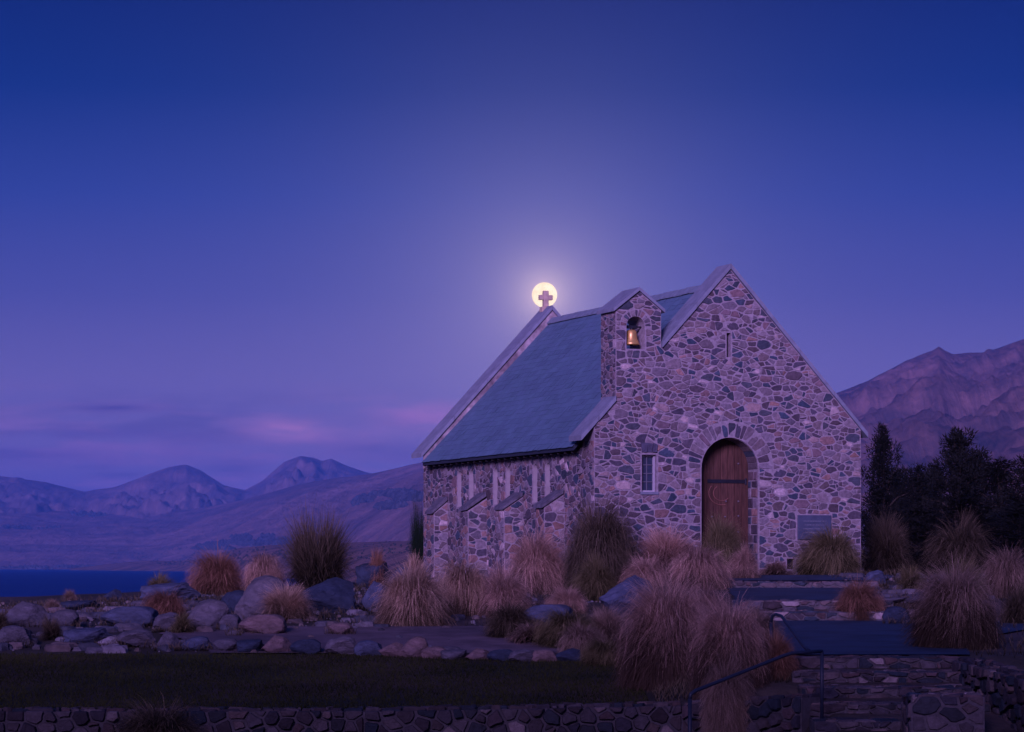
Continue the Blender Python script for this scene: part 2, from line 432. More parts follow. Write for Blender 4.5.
def voussoirs(mb, cu, cv, r0, r1, n, fn, seed, a0=0.0, a1=math.pi, relief=(.004, .014), joint=.02):
    rnd = random.Random(seed); cuts = [0]
    for i in range(n): cuts.append(cuts[-1] + rnd.uniform(.7, 1.3))
    cuts = [a0 + (a1 - a0) * c / cuts[-1] for c in cuts]
    for a, b in zip(cuts, cuts[1:]):
        g0, g1 = joint / r0 * .5, joint / r1 * .5; rr = r1 * rnd.uniform(.93, 1.02)
        pts = [(cu + r0 * math.cos(a + g0), cv + r0 * math.sin(a + g0)), (cu + rr * math.cos(a + g1), cv + rr * math.sin(a + g1)),
               (cu + rr * math.cos(b - g1), cv + rr * math.sin(b - g1)), (cu + r0 * math.cos(b - g0), cv + r0 * math.sin(b - g0))]
        q = []
        for i in range(4):
            p, s = pts[i], pts[(i + 1) % 4]
            q += [(p[0] + (s[0] - p[0]) * .12, p[1] + (s[1] - p[1]) * .12), (p[0] + (s[0] - p[0]) * .88, p[1] + (s[1] - p[1]) * .88)]
        stone(mb, q, sum(p[0] for p in q) / 8, sum(p[1] for p in q) / 8, rnd, fn, relief, stone_colour(rnd))
def arch(cu, hw, z0, zs, n=14):
    """round-headed outline, counter-clockwise"""
    return [(cu - hw, z0), (cu + hw, z0)] + [(cu + hw * math.cos(math.pi * i / n), zs + hw * math.sin(math.pi * i / n)) for i in range(n + 1)]
MORTAR = (.315, .275, .30)

# ------------------------------------------------------------------ the chapel (local x along the gable front, y to the rear)
ch = tag(empty('stone_church', (4.75, 62.0, 0.0), math.atan2(.355, .935)), 'small rubble stone chapel with steep blue slate roof and bell gable', 'church')
HW, LEN, TH, P = 3.2, 11.2, .6, 1.08
front = lambda u, d, v: (u, -d, v)
left = lambda u, d, v: (-HW - d, u, v)
right = lambda u, d, v: (HW + d, u, v)
rear = lambda u, d, v: (-u, LEN + d, v)
gtop = lambda s: 6.67 - P * abs(s)
BS0, BS1, BC = -2.70, -1.64, -2.17                 # bell gable
DZ = 2.32; DR = .68
# front gable wall
w_ = MB()
gable = [(-HW, -.9), (HW, -.9), (HW, gtop(HW)), (0, 6.67), (-HW, gtop(HW))]
door_hole = arch(0, DR, -.89, DZ, 20)
win_hole = [(-2.09, 1.80), (-1.75, 1.80), (-1.75, 2.60), (-2.09, 2.60)]
slit_hole = [(-.08, 4.75), (.02, 4.75), (.02, 5.28), (-.08, 5.28)]
vent_hole = [(1.38, .13), (1.57, .13), (1.57, .36), (1.38, .36)]
w_.prism([gable, door_hole[::-1], win_hole[::-1], slit_hole[::-1], vent_hole[::-1]], 0, TH, MORTAR)
belf_front = [(BS0, gtop(BS0)), (BS1, gtop(BS1)), (BS1, 5.72), (BC, 6.12), (BS0, 5.72)]
bell_hole = arch(-2.235, .215, 4.87, 5.36, 12)
gp = edges_of([(-HW, -.9), (HW, -.9), (HW, gtop(HW)), (0, 6.67), (-HW, gtop(HW))])
bp = edges_of([(BS0, -.9), (BS1, -.9), (BS1, 5.72), (BC, 6.12), (BS0, 5.72)])
def front_planes(u, v):
    if BS0 < u < BS1 and v > gtop(u) - .12:
        return [e for i, e in enumerate(bp) if i != 1 or v > gtop(BS1)]
    return gp
rubble(w_, (-HW, HW, -.9, 6.6), front_planes,
       [('rect', -DR - .02, DR + .02, -1, DZ), ('disc', 0, DZ, 1.04, 2.2), ('rect', -2.12, -1.72, 1.77, 2.63), ('rect', -.10, .04, 4.73, 5.30),
        ('rect', 1.36, 1.59, .11, .38), ('rect', 1.60, 2.48, .76, 1.34), ('rect', -2.47, -2.0, 4.85, 5.36), ('disc', -2.235, 5.36, .37, 5.3),
        ('rect', -2.10, -1.74, 2.63, 2.80)],
       front, seed=11, r_lo=.075, r_hi=.30, an=1.85, split=.66, warm=.03)
voussoirs(w_, 0, DZ, DR + .02, 1.03, 19, front, 5)
for i, (a, b) in enumerate(((-2.09, -1.98), (-1.975, -1.86), (-1.85, -1.75))):                    # lintel stones over the small window
    stone(w_, [(a, 2.645), (b, 2.645), (b + .03, 2.86 - .02 * i), (a - .03 + .03 * i, 2.86)], (a + b) / 2, 2.74, random.Random(i), front, (.02, .035), (.08, .08, .12))
w_.obj('front_wall', M['stone'], ch)
# door reveal with its small squared jamb stones
j = MB(); rnd = random.Random(77)
for sgn in (-1, 1):
    z = -.2
    while z < DZ - .05:
        h = rnd.uniform(.13, .24); h = min(h, DZ - z)
        f_ = (lambda u, d, v, s_=sgn: (s_ * (DR - d), u, v))
        cut = rnd.uniform(.22, .36)
        for a, b in ((.03, cut), (cut, .53)):
            p = [(a + .012, z + .012), (b - .012, z + .012), (b - .012, z + h - .012), (a + .012, z + h - .012)]
            stone(j, p if sgn < 0 else p[::-1], (a + b) / 2, z + h / 2, rnd, f_, (.008, .02), stone_colour(rnd, .15))
        z += h
for i in range(15):                                                                              # soffit stones of the arch
    a, b = math.pi * i / 15 + .012, math.pi * (i + 1) / 15 - .012
    q = [(DR * math.cos(k) * .985, y, DZ + DR * math.sin(k) * .985) for y in (.03, .5) for k in (a, b)]
    q2 = [(DR * math.cos(k) * 1.02, y, DZ + DR * math.sin(k) * 1.02) for y in (.03, .5) for k in (a, b)]
    j.add(q + q2, [(0, 1, 3, 2), (0, 4, 5, 1), (2, 3, 7, 6), (0, 2, 6, 4), (1, 5, 7, 3)], stone_colour(rnd, .1))
j.obj('door_reveal', M['stone'], ch)
# bell gable standing on the left slope
b_ = MB()
b_.prism([belf_front, bell_hole[::-1]], 0, TH, MORTAR)
b_.prism([[(BS0, gtop(BS0) - .45), (BS1, gtop(BS1) - .45), (BS1, 5.72), (BC, 6.12), (BS0, 5.72)], bell_hole[::-1]], TH + .001, .82, MORTAR)
voussoirs(b_, -2.235, 5.36, .225, .365, 11, front, 8, relief=(.004, .012))
bl = lambda u, d, v: (BS0 - d, u, v)
rubble(b_, (0, .82, 3.3, 5.72), lambda u, v: edges_of([(0, 3.3), (.82, 3.3), (.82, 5.72), (0, 5.72)]), [], bl, seed=4, r_lo=.07, r_hi=.17)
b_.obj('bell_gable', M['stone'], ch)
cap = MB()
for s0, s1 in ((BC, BS1 + .07), (BS0 - .07, BC)):
    za = 6.20 if s0 == BC else 6.20 - .77 * (BC - s0); zb = 6.20 - .77 * (s1 - BC) if s0 == BC else 6.20
    cap.prism([[(s0, za - .075), (s1, zb - .075), (s1, zb), (s0, za)]], -.07, .90)
cap.obj('bell_gable_coping', M['coping'], ch)
# side and rear walls
l_ = MB()
LT = [8.55, 7.7, 6.05, 5.22, 3.5, 2.72]
lanc = [arch(t, .15, 1.62, 2.38, 10) for t in LT]
l_.prism([[(TH, -.9), (LEN - TH, -.9), (LEN - TH, 2.90), (TH, 2.90)]] + [q[::-1] for q in lanc], 0, .5, MORTAR, lambda u, d, v: (-HW + d, u, v))
BT = [1.95, 4.45, 6.85, 9.62]
obs = [('rect', t - .16, t + .16, 1.60, 2.38) for t in LT] + [('disc', t, 2.38, .33, 2.3) for t in LT] + [('rect', t - .26, t + .26, -1, 1.55) for t in BT]
rubble(l_, (0, LEN, -.9, 2.90), lambda u, v: edges_of([(0, -.9), (LEN, -.9), (LEN, 2.90), (0, 2.90)]), obs, left, seed=21, r_lo=.08, r_hi=.23, an=1.3, warm=.05)
for i, t in enumerate(LT): voussoirs(l_, t, 2.38, .16, .32, 5, left, 30 + i)
l_.obj('side_wall', M['stone'], ch)
r_ = MB()
r_.box(HW - .5, HW, TH, LEN - TH, -.9, 2.90, MORTAR)
rubble(r_, (0, LEN, -.9, 2.90), lambda u, v: edges_of([(0, -.9), (LEN, -.9), (LEN, 2.90), (0, 2.90)]), [], right, seed=41, r_lo=.11, r_hi=.24)
r_.obj('side_wall', M['stone'], ch)
k_ = MB()
k_.prism([[(-HW, -.9), (HW, -.9), (HW, gtop(HW)), (0, 6.67), (-HW, gtop(HW))]], LEN - TH, LEN, MORTAR)
rubble(k_, (-HW, HW, -.9, 6.6), lambda u, v: gp, [], rear, seed=42, r_lo=.11, r_hi=.24)
# inner face of the rear parapet, weathered plaster
k_.obj('rear_wall', M['stone'], ch)
pp = MB()
for sg in (-1, 1):
    lp = [(0, 6.30), (sg * 3.42, 6.30 - P * 3.42), (sg * 3.42, 6.675 - P * 3.42), (0, 6.675)]
    pp.prism([lp if sg < 0 else lp[::-1]], LEN - TH - .03, LEN - TH - .004)
pp.obj('parapet_flashing', M['oldcement'], ch)
# copings
def coping(name, t0, t1, runs, m):
    c = MB()
    for a, b in runs:
        n = max(2, int(abs(b - a) / .75)); rnd = random.Random(int(100 * (a - b) + 7))
        for i in range(n):
            s0 = a + (b - a) * i / n; s1 = a + (b - a) * (i + 1) / n; e = .004
            lo, hi = (min(s0, s1) + e, max(s0, s1) - e); dz = rnd.uniform(-.008, .008)
            f = lambda s: 6.785 - P * abs(s) + dz
            c.prism([[(lo, f(lo) - .11), (hi, f(hi) - .11), (hi, f(hi)), (lo, f(lo))]], t0 + rnd.uniform(-.008, .008), t1)
    return c.obj(name, m, ch)
for run in ((0, -1.63), (-2.71, -3.52), (0, 3.36)): coping('gable_coping', -.06, TH + .07, [run], M['coping'])
for run in ((0, -3.50), (0, 3.34)): coping('gable_coping', LEN - TH - .09, LEN + .07, [run], M['coping'])
# slate roof
RZ0, RP = 6.44, 1.045
ry0, ry1 = TH + .005, LEN - TH - .005
base_ = MB()
for sg in (-1, 1):
    lp = [(0, RZ0 - .16), (sg * 3.43, RZ0 - .16 - RP * 3.43), (sg * 3.43, RZ0 - .05 - RP * 3.43), (0, RZ0 - .05)]
    base_.prism([lp if sg < 0 else lp[::-1]], ry0, ry1, (.03, .04, .06))
rnd = random.Random(3); sl = math.hypot(1, RP); course = .175
for sg in (-1, 1):
    nC = int(3.46 * sl / course) + 1
    for i in range(nC):
        d0 = 3.46 * sl - i * course; d1 = max(0.02, d0 - course * 1.25)
        y = ry0 - rnd.uniform(0, .2)
        while y < ry1:
            wd = rnd.uniform(.20, .40); a, b = max(y, ry0) + .003, min(y + wd, ry1) - .003; y += wd
            if b - a < .03: continue
            k = rnd.uniform(.93, 1.07); h = rnd.uniform(.005, .010); dd = d0 + rnd.uniform(-.012, .012); tw = rnd.uniform(-.003, .003)
            c = (.108 * k, (.185 + rnd.uniform(-.006, .006)) * k, .255 * k)
            def pt(d, yy, hh): return (sg * d / sl + sg * hh * RP / sl, yy, RZ0 - .05 - RP * d / sl + hh / sl)
            v = [pt(dd, a, h + tw), pt(dd, b, h - tw), pt(d1, b, .002), pt(d1, a, .002), pt(dd, a, -.004), pt(dd, b, -.004)]
            base_.add(v, [(0, 1, 2, 3), (4, 5, 1, 0)] if sg > 0 else [(3, 2, 1, 0), (0, 1, 5, 4)], c)
base_.obj('roof', M['slate'], ch)
rg = MB(); rnd = random.Random(9); y = ry0
while y < ry1 - .1:
    e = min(y + .42, ry1); dz = rnd.uniform(-.006, .006)
    for sg in (-1, 1):
        lp = [(0, RZ0 + .0 + dz), (sg * .13, RZ0 - .13 * RP + dz), (sg * .13, RZ0 - .13 * RP + .03 + dz), (0, RZ0 + .03 + dz)]
        rg.prism([lp if sg < 0 else lp[::-1]], y + .003, e - .003)
    y = e
rg.obj('ridge_capping', mat('ridge_slate', (.19, .24, .29), var=.2), ch)
tail = MB(); tail.box(-.25, .0, -.03, .03, -.05, .06)
t0 = tail.obj('rafter_tail', M['rafter'], ch); n_t = 24
for i in range(n_t):
    o = t0 if i == 0 else t0.copy()
    if i: COL.objects.link(o); o.parent = ch
    o.location = (-3.13, TH + .25 + i * (LEN - 2 * TH - .5) / (n_t - 1), 2.70)
# cross on the rear gable
cr = MB(); ct = LEN - .22
cr.box(-.13, .13, ct - .10, ct + .10, 6.64, 6.78, b=.01); cr.box(-.066, .066, ct - .06, ct + .06, 6.781, 7.19, b=.008)
cr.box(-.178, -.067, ct - .055, ct + .055, 6.955, 7.08, b=.008); cr.box(.067, .178, ct - .055, ct + .055, 6.955, 7.08, b=.008)
cr.obj('cross', mat('pale_cross_stone', (.55, .43, .31), var=.2, scale=9), ch)
# buttresses
def buttress(t, seed, o0):
    b = MB(); hw = .25
    b.prism([[(o0, -.9), (-HW - .002, -.9), (-HW - .002, 1.80), (o0, 1.50)]], t - hw, t + hw, MORTAR)
    fr = lambda u, d, v: (u, t - hw - d, v); lf = lambda u, d, v: (o0 - d, u, v)
    rubble(b, (o0, -HW, -.9, 1.8), lambda u, v: edges_of([(o0, -.9), (-HW, -.9), (-HW, 1.78), (o0, 1.48)]), [], fr, seed=seed, r_lo=.09, r_hi=.2, split=.35, warm=.25)
    rubble(b, (t - hw, t + hw, -.9, 1.48), lambda u, v: edges_of([(t - hw, -.9), (t + hw, -.9), (t + hw, 1.48), (t - hw, 1.48)]), [], lf, seed=seed + 1, r_lo=.09, r_hi=.2, split=.35, warm=.2)
    p = b.obj('buttress', M['stone'], ch)
    c = MB(); rnd = random.Random(seed)
    k = rnd.uniform(-.03, .03)
    c.prism([[(o0 - .06, 1.48 + k), (-HW - .04, 1.81 + k), (-HW - .04, 1.90 + k), (o0 - .03, 1.565 + k)]], t - hw - .05, t + hw + .05, (.125, .12, .15))
    c.v = [tuple(Vector(p) + Vector(noise.noise_vector((p[0] * 4, p[1] * 4, p[2] * 4 + seed))) * .03) for p in c.v]
    c.obj('buttress_cap', M['rockattr'], p)
for i, t in enumerate(BT): buttress(t, 60 + 5 * i, -3.56 if i == 3 else -3.68)
# lancets of the side wall
for t, q in zip(LT, lanc):
    f = MB(); f.prism([arch(t, .148, 1.622, 2.38, 10), arch(t, .128, 1.645, 2.38, 10)[::-1]], .015, .34, fn=lambda u, d, v: (-HW + d, u, v))
    fo = f.obj('window', M['reveal'], ch)
    g_ = MB(); g_.prism([arch(t, .127, 1.646, 2.38, 10)], .29, .30, fn=lambda u, d, v: (-HW + d, u, v)); g_.obj('pane', M['glass'], fo)
# small leaded window in the front
f = MB()
for x0, x1, z0, z1 in ((-2.088, -2.064, 1.802, 2.598), (-1.776, -1.752, 1.802, 2.598), (-2.064, -1.776, 1.802, 1.83), (-2.064, -1.776, 2.572, 2.598)):
    f.box(x0, x1, .09, .17, z0, z1)
fo = f.obj('window', M['white'], ch)
mu = MB(); mu.box(-1.93, -1.91, .13, .155, 1.84, 2.562)
for z in (2.01, 2.19, 2.375):
    mu.box(-2.055, -1.931, .132, .152, z, z + .018); mu.box(-1.909, -1.785, .132, .152, z, z + .018)
mu.obj('muntin', mat('lead_muntin', (.14, .145, .18), var=.1, bump=0), fo)
g_ = MB(); g_.box(-2.06, -1.78, .158, .17, 1.83, 2.57); g_.obj('pane', M['glass'], fo)
s_ = MB(); s_.box(-2.13, -1.71, -.045, .05, 1.735, 1.80, b=.008); s_.obj('window_sill', M['coping'], ch)
g_ = MB(); g_.box(-.075, .015, .16, .18, 4.752, 5.278); g_.obj('slit_window', M['iron'], ch)
g_ = MB(); g_.box(1.382, 1.568, .10, .12, .132, .358)
for i in range(4): g_.box(1.41 + .04 * i, 1.42 + .04 * i, .06, .075, .133, .357)
g_.obj('vent', M['iron'], ch)
# the arched door
d = MB(); rnd = random.Random(12); npl = 8
for i in range(npl):
    x0 = -DR + .012 + i * (2 * DR - .024) / npl; x1 = x0 + (2 * DR - .024) / npl - .008
    top = lambda x: DZ + math.sqrt(max(.0, (DR - .012) ** 2 - x * x))
    n = 5; pts = [(x0, -.05), (x1, -.05)] + [(x1 + (x0 - x1) * q / n, top(x1 + (x0 - x1) * q / n)) for q in range(n + 1)]
    k = rnd.uniform(.75, 1.25); d.prism([pts], .47 + rnd.uniform(0, .006), .54, (.105 * k, .050 * k, .036 * k))
d.box(-DR + .013, DR - .013, .541, .56, -.05, DZ, (.05, .03, .02))
do = d.obj('door', M['wood'], ch)
h_ = MB(); h_.box(-.33, .60, .455, .467, 2.02, 2.10, b=.003); h_.tube([(.60, .462, 1.99), (.60, .462, 2.13)], .022); h_.obj('strap_hinge', M['iron'], do)
h_ = MB(); h_.box(-.61, -.55, .455, .467, 1.33, 1.50, b=.003); h_.tube([(-.58, .45, 1.36), (-.58, .41, 1.38), (-.58, .41, 1.46), (-.58, .45, 1.48)], .011); h_.obj('handle', mat('worn_brass', (.5, .3, .25), rough=.4, metal=.7, var=.1, bump=0), do)
rng = MB()                                                                                        # curved iron scroll under the hinge
for r0, a0, a1 in ((.17, 2.2, 5.6), (.26, 2.5, 5.0)):
    rng.tube([(.02 + r0 * 1.2 * math.cos(a0 + (a1 - a0) * i / 14), .462, 1.80 + r0 * math.sin(a0 + (a1 - a0) * i / 14)) for i in range(15)], .008, 6)
rng.obj('iron_scroll', mat('worn_scroll', (.27, .12, .09), rough=.6, var=.3, bump=0), do)
st = MB(); st.lathe([(0, .03), (.014, .026), (.022, .012), (.024, 0)], 0, 0, 8); s0 = st.obj('door_stud', mat('stud_iron', (.30, .26, .28), rough=.4, metal=.6, var=.1, bump=0), do)
first = True
for x, z in ((-.22, 1.28), (.1, 1.28), (-.22, .95), (.12, .95), (.42, 1.62), (.42, 1.3), (.42, 2.45), (.12, 1.62), (-.22, .62), (.12, .62), (.42, .95)):
    o = s0 if first else s0.copy()
    if not first: COL.objects.link(o); o.parent = do
    first = False; o.location = (x, .468, z); o.rotation_euler = (R(90), 0, 0)
kb = MB(); kb.box(-.63, .63, .445, .466, -.04, .72, b=.004); kb.obj('kick_board', mat('kick_timber', (.055, .034, .030), var=.4, scale=8, stretch=(3, 3, .4)), do)
ts = MB(); ts.box(-1.0, 1.0, -.35, .46, -.4, -.045, (.2, .19, .21), b=.02); ts.obj('threshold', M['rockattr'], ch)

# the bell hangs free in its opening
be = tag(empty('church_bell', ch.matrix_basis @ Vector((-2.255, .19, 4.97))), 'golden bronze bell hanging in the arched opening of the bell gable', 'bell')
be.rotation_euler = ch.rotation_euler; be.scale = (1.12, 1.12, 1.05)
bb = MB(); bb.lathe([(.155, .0), (.165, .015), (.145, .05), (.118, .12), (.105, .20), (.098, .27), (.07, .305), (.0, .315)], 0, 0, 24)
bb.lathe([(.15, .0), (.10, .12), (.0, .28)], 0, 0, 24); bb.obj('bell_body', M['brass'], be, smooth=True)
y_ = MB(); y_.box(-.12, .12, -.03, .03, .335, .40, b=.008); y_.tube([(0, 0, .30), (0, 0, .34)], .03); y_.tube([(-.175, 0, .37), (.25, 0, .37)], .016); y_.obj('yoke', M['iron'], be)
cl = MB(); cl.tube([(0, 0, .26), (0, 0, .03)], .010); cl.lathe([(0, -.035), (.03, -.02), (.035, .0), (.02, .03), (0, .035)], 0, 0, 10); cl.obj('clapper', M['iron'], be)
# slate plaque on the front
pq = tag(empty('plaque', ch.matrix_basis @ Vector((2.04, -.0, 1.05))), 'slate blue rectangular plaque fixed low on the chapel front', 'plaque'); pq.rotation_euler = ch.rotation_euler
q = MB(); q.box(-.41, .41, -.04, .0, -.27, .27, b=.008); po = q.obj('slab', M['plaque'], pq)
q = MB()
for i in range(4): q.box(-.28 + .03 * (i % 2), .28 - .03 * (i % 2), -.044, -.0405, .13 - .085 * i, .148 - .085 * i)
q.obj('worn_inscription', mat('worn_groove', (.16, .18, .23), var=.5, scale=40, bump=0), pq)
ch_inv = None

# ------------------------------------------------------------------ far land: lake, hills, mountains
lk = mat('lake_water', (.003, .03, .17), rough=.45, var=.1, scale=.004, bump=1.0, bscale=.12, bdist=4.0, spec=.12, stretch=(.35, 1, 1))
v = [(-15500, 110, -9.8), (6000, 110, -9.8), (6000, 15000, -9.8), (-15500, 15000, -9.8)]
tag(build('lake', v, [(0, 1, 2, 3)], lk), 'still dark blue lake below the hills', 'lake', kind='structure')

def hill_mat(name, a, b, scale, streak=(1, 1, 1), snow=None, var=.4, steep=1.0):
    """bare slopes: broad tonal patches, scree running down the fall line, fine scrub speckle"""
    m = bpy.data.materials.new(name); m.use_nodes = True; t = m.node_tree; t.nodes.clear()
    bs = N('ShaderNodeBsdfPrincipled', t); o = N('ShaderNodeOutputMaterial', t); t.links.new(bs.outputs[0], o.inputs[0])
    bs.inputs['Roughness'].default_value = 1; bs.inputs['Specular IOR Level'].default_value = 0
    tcn = N('ShaderNodeTexCoord', t)
    def nz_(sc, st, det=8, ro=.6, dist=0.0):
        mp = N('ShaderNodeMapping', t); mp.inputs['Scale'].default_value = tuple(q * sc for q in st); t.links.new(tcn.outputs['Object'], mp.inputs[0])
        n = N('ShaderNodeTexNoise', t); n.inputs['Scale'].default_value = 1; n.inputs['Detail'].default_value = det; n.inputs['Roughness'].default_value = ro; n.inputs['Distortion'].default_value = dist
        t.links.new(mp.outputs[0], n.inputs['Vector']); return n.outputs[0]
    broad = nz_(scale, streak, 9, .62, .4); scree = nz_(scale * 2.2, (5.5, .25, .6), 9, .7, 1.2); fine = nz_(scale * 14, (1, .5, 1), 5, .7)
    mixv = math_n('ADD', math_n('MULTIPLY', broad, .55, t), math_n('ADD', math_n('MULTIPLY', scree, .30 * steep, t), math_n('MULTIPLY', fine, .45 - .30 * steep, t), t), t)
    c = ramp_n(mixv, [(.36, b), (.47, tuple((x + y) / 2 for x, y in zip(a, b))), (.54, a), (.64, tuple(min(.6, x * 1.45) for x in a))], t)
    t.links.new(c, bs.inputs['Base Color'])
    bp = N('ShaderNodeBump', t); bp.inputs['Strength'].default_value = .8; bp.inputs['Distance'].default_value = .12 / scale
    t.links.new(mixv, bp.inputs['Height']); t.links.new(bp.outputs[0], bs.inputs['Normal'])
    return m
def range_mesh(name, outline, y_foot, y_crest, m, label, depth_n=70, nx_=260, rough=.16, seed=0, foot_z=-12.0, back=1.35, rel=None, power=1.3, ridge=1.0, ns=1.0):
    """a mountain range: crest heights follow the outline, spurs and gullies come from ridged noise"""
    px = np.linspace(outline[0][0], outline[-1][0], nx_)
    hy = np.interp(px, [p[0] for p in outline], [p[1] for p in outline])
    vs, fs = [], []
    ts = list(np.linspace(0, 1, depth_n)) + list(np.linspace(1.06, back, 10))
    for i, p in enumerate(px):
        yf = np.interp(p, [q[0] for q in y_foot], [q[1] for q in y_foot]); yc = np.interp(p, [q[0] for q in y_crest], [q[1] for q in y_crest])
        zc = ZC - (hy[i] - HZ) / F * yc
        for t in ts:
            y = yf + (yc - yf) * t; x = (p - CX) / F * y
            s = 1 / (yc - yf)
            rn = 0; a = 1.0; fq = 2.6 * ns
            for o in range(7):
                q = noise.noise((x * s * fq + seed, y * s * fq * .6, seed * 1.7)); rn += a * ((1 - abs(q) * 2) if o < 4 * ridge else q); a *= .57; fq *= 2.1
            k = t ** power if t <= 1 else max(0.0, 1 - (t - 1) * 1.2)
            env = max(0, (min(t, 1) * (1 - t) * 4 if t < 1 else 0)) * .9 + .05 * (t < 1)
            z = foot_z + (zc - foot_z) * k + (zc - foot_z) * rough * (rn - .7) * env
            vs.append((x, y, z))
    nt_ = len(ts)
    for i in range(nx_ - 1):
        for j in range(nt_ - 1): fs.append((i * nt_ + j, (i + 1) * nt_ + j, (i + 1) * nt_ + j + 1, i * nt_ + j + 1))
    return tag(build(name, vs, fs, m, smooth=True), label, 'mountain' if 'mountain' in name else 'hill', kind='structure')
tan = (.31, .195, .18); dark = (.13, .10, .11); pale = (.34, .225, .21)
range_mesh('mountain', [(-500, 450), (-250, 455), (-120, 460), (-60, 470), (0, 476), (45, 482), (85, 492), (115, 487), (150, 474), (170, 467.5), (186, 464.5), (200, 470), (225, 486), (245, 490), (262, 481), (284, 462), (300, 456), (313, 457.5), (322, 461), (331, 458.5), (345, 465), (365, 472), (400, 480), (440, 470), (500, 455), (600, 460), (700, 470)],
           [(-500, 9500), (700, 9500)], [(-500, 14500), (700, 14500)], hill_mat('far_mountain', (.30, .195, .18), (.13, .095, .11), .0030), 'distant bare peaks under low cloud across the lake', rough=.21, seed=3.3, nx_=640, power=1.3, ns=4.2, depth_n=100)
range_mesh('hill', [(-800, 480), (-400, 496), (-100, 504), (0, 507), (60, 511), (100, 513), (150, 513), (200, 508), (230, 503), (265, 494), (300, 484), (335, 478), (370, 474), (420, 463), (480, 450), (600, 432), (760, 420), (900, 410), (1000, 400)],
           [(-800, 8600), (150, 8200), (260, 6500), (420, 3500), (1000, 2500)], [(-800, 12500), (150, 12000), (420, 9000), (1000, 8000)], hill_mat('far_slope', tan, dark, .0014, (.35, 1, 1), steep=.3), 'long bare tussock slope rising behind the chapel', rough=.09, seed=7.1, nx_=360, power=1.0, ns=2.2, depth_n=90)
range_mesh('mountain', [(560, 470), (700, 430), (780, 412), (840, 392), (868, 381), (888, 371), (905, 362), (922, 355), (933, 351), (939, 346.5), (945, 351), (953, 355), (965, 355), (985, 352), (1000, 347.5), (1012, 343), (1030, 337), (1080, 325), (1160, 330), (1300, 320), (1500, 350), (1700, 340)],
           [(560, 1800), (1700, 1800)], [(560, 6200), (1700, 6000)], hill_mat('near_mountain', (.30, .18, .165), (.08, .07, .085), .0045, (1, .6, 1)), 'bare brown mountain with scree gullies behind the dark trees', rough=.12, seed=12.4, nx_=760, depth_n=130, power=1.2, foot_z=-14, ns=4.6)
range_mesh('hill', [(70, 568.6), (104, 564.5), (145, 560.5), (175, 561), (202, 559), (225, 552), (233, 549), (259, 546), (290, 544), (340, 543), (400, 541), (440, 540), (600, 540), (900, 545), (1200, 540)],
           [(70, 6600), (190, 5200), (250, 2600), (420, 900), (1200, 700)], [(70, 7000), (190, 6000), (250, 4600), (420, 2600), (1200, 2400)], hill_mat('headland', (.25, .16, .13), (.07, .06, .055), .012, steep=.2), 'brown scrubby headland running down to the lake shore', rough=.12, seed=5.5, nx_=200, power=.9, foot_z=-11)
# scrub and far woods: too many to count
def wood(name, zones, label, base, size):
    mb = MB(); rnd = random.Random(hash(label) % 99 if False else len(label))
    for (x0, x1, y0, y1, n, d0, d1, sz) in zones:
        for _ in range(n):
            while True:
                a_, b_ = rnd.uniform(-1, 1), rnd.uniform(-1, 1)
                if a_ * a_ + b_ * b_ < 1: break
            xx, yy = (x0 + x1) / 2 + a_ * (x1 - x0) / 2, (y0 + y1) / 2 + b_ * (y1 - y0) / 2 - .06 * a_ * (x1 - x0) / 2 * (x0 > 190)
            if noise.noise((xx * .045, yy * .22, 2.2)) < rnd.uniform(-.25, .12): continue
            p = at(xx, yy, 1.0)
            dirn = p - Vector((0, 0, ZC)); hit, loc, nor, idx, ob, mx = C.ray_cast(DG, Vector((0, 0, ZC)) + dirn * d0, dirn.normalized())
            if not hit or not ob.get('kind') == 'structure' or ob.name.startswith('lake'): continue
            r = sz * rnd.uniform(.6, 1.4); h = r * rnd.uniform(.9, 1.8); k = rnd.uniform(.6, 1.4); m = 6
            rings = [(r * .9, -.15 * h), (r, .35 * h), (r * .62, .75 * h), (r * .1, h)]
            a0 = rnd.random() * 6
            vv = [loc + Vector((q * rnd.uniform(.7, 1.2) * math.cos(a0 + 6.283 * i / m), q * rnd.uniform(.7, 1.2) * math.sin(a0 + 6.283 * i / m), z)) for q, z in rings for i in range(m)]
            ff = [(a * m + i, a * m + (i + 1) % m, (a + 1) * m + (i + 1) % m, (a + 1) * m + i) for a in range(3) for i in range(m)]
            mb.add(vv, ff, tuple(c * k for c in base))
    o = mb.obj(name, M['needle']); return tag(o, label, name.replace('_', ' '), kind='stuff')
bpy.context.view_layer.update(); DG = bpy.context.evaluated_depsgraph_get()
wood('far_wood', [(192, 300, 541, 549, 1500, 6200, 0, 5), (210, 275, 536, 542, 500, 6200, 0, 5), (352, 424, 493, 509, 1500, 2600, 0, 6), (380, 420, 493, 499, 200, 2600, 0, 6), (0, 130, 566.5, 569, 700, 7400, 0, 4), (40, 125, 513, 517, 160, 7400, 0, 6), (0, 60, 526, 529, 160, 7400, 0, 5)], 'dark conifer woods on the far slopes above the lake', (.05, .05, .06), 0)
wood('scrub', [(106, 300, 545, 566, 1100, 150, 0, 1.5), (300, 425, 541, 560, 260, 150, 0, .8)], 'dark speckled scrub on the brown headland', (.035, .034, .026), 0)
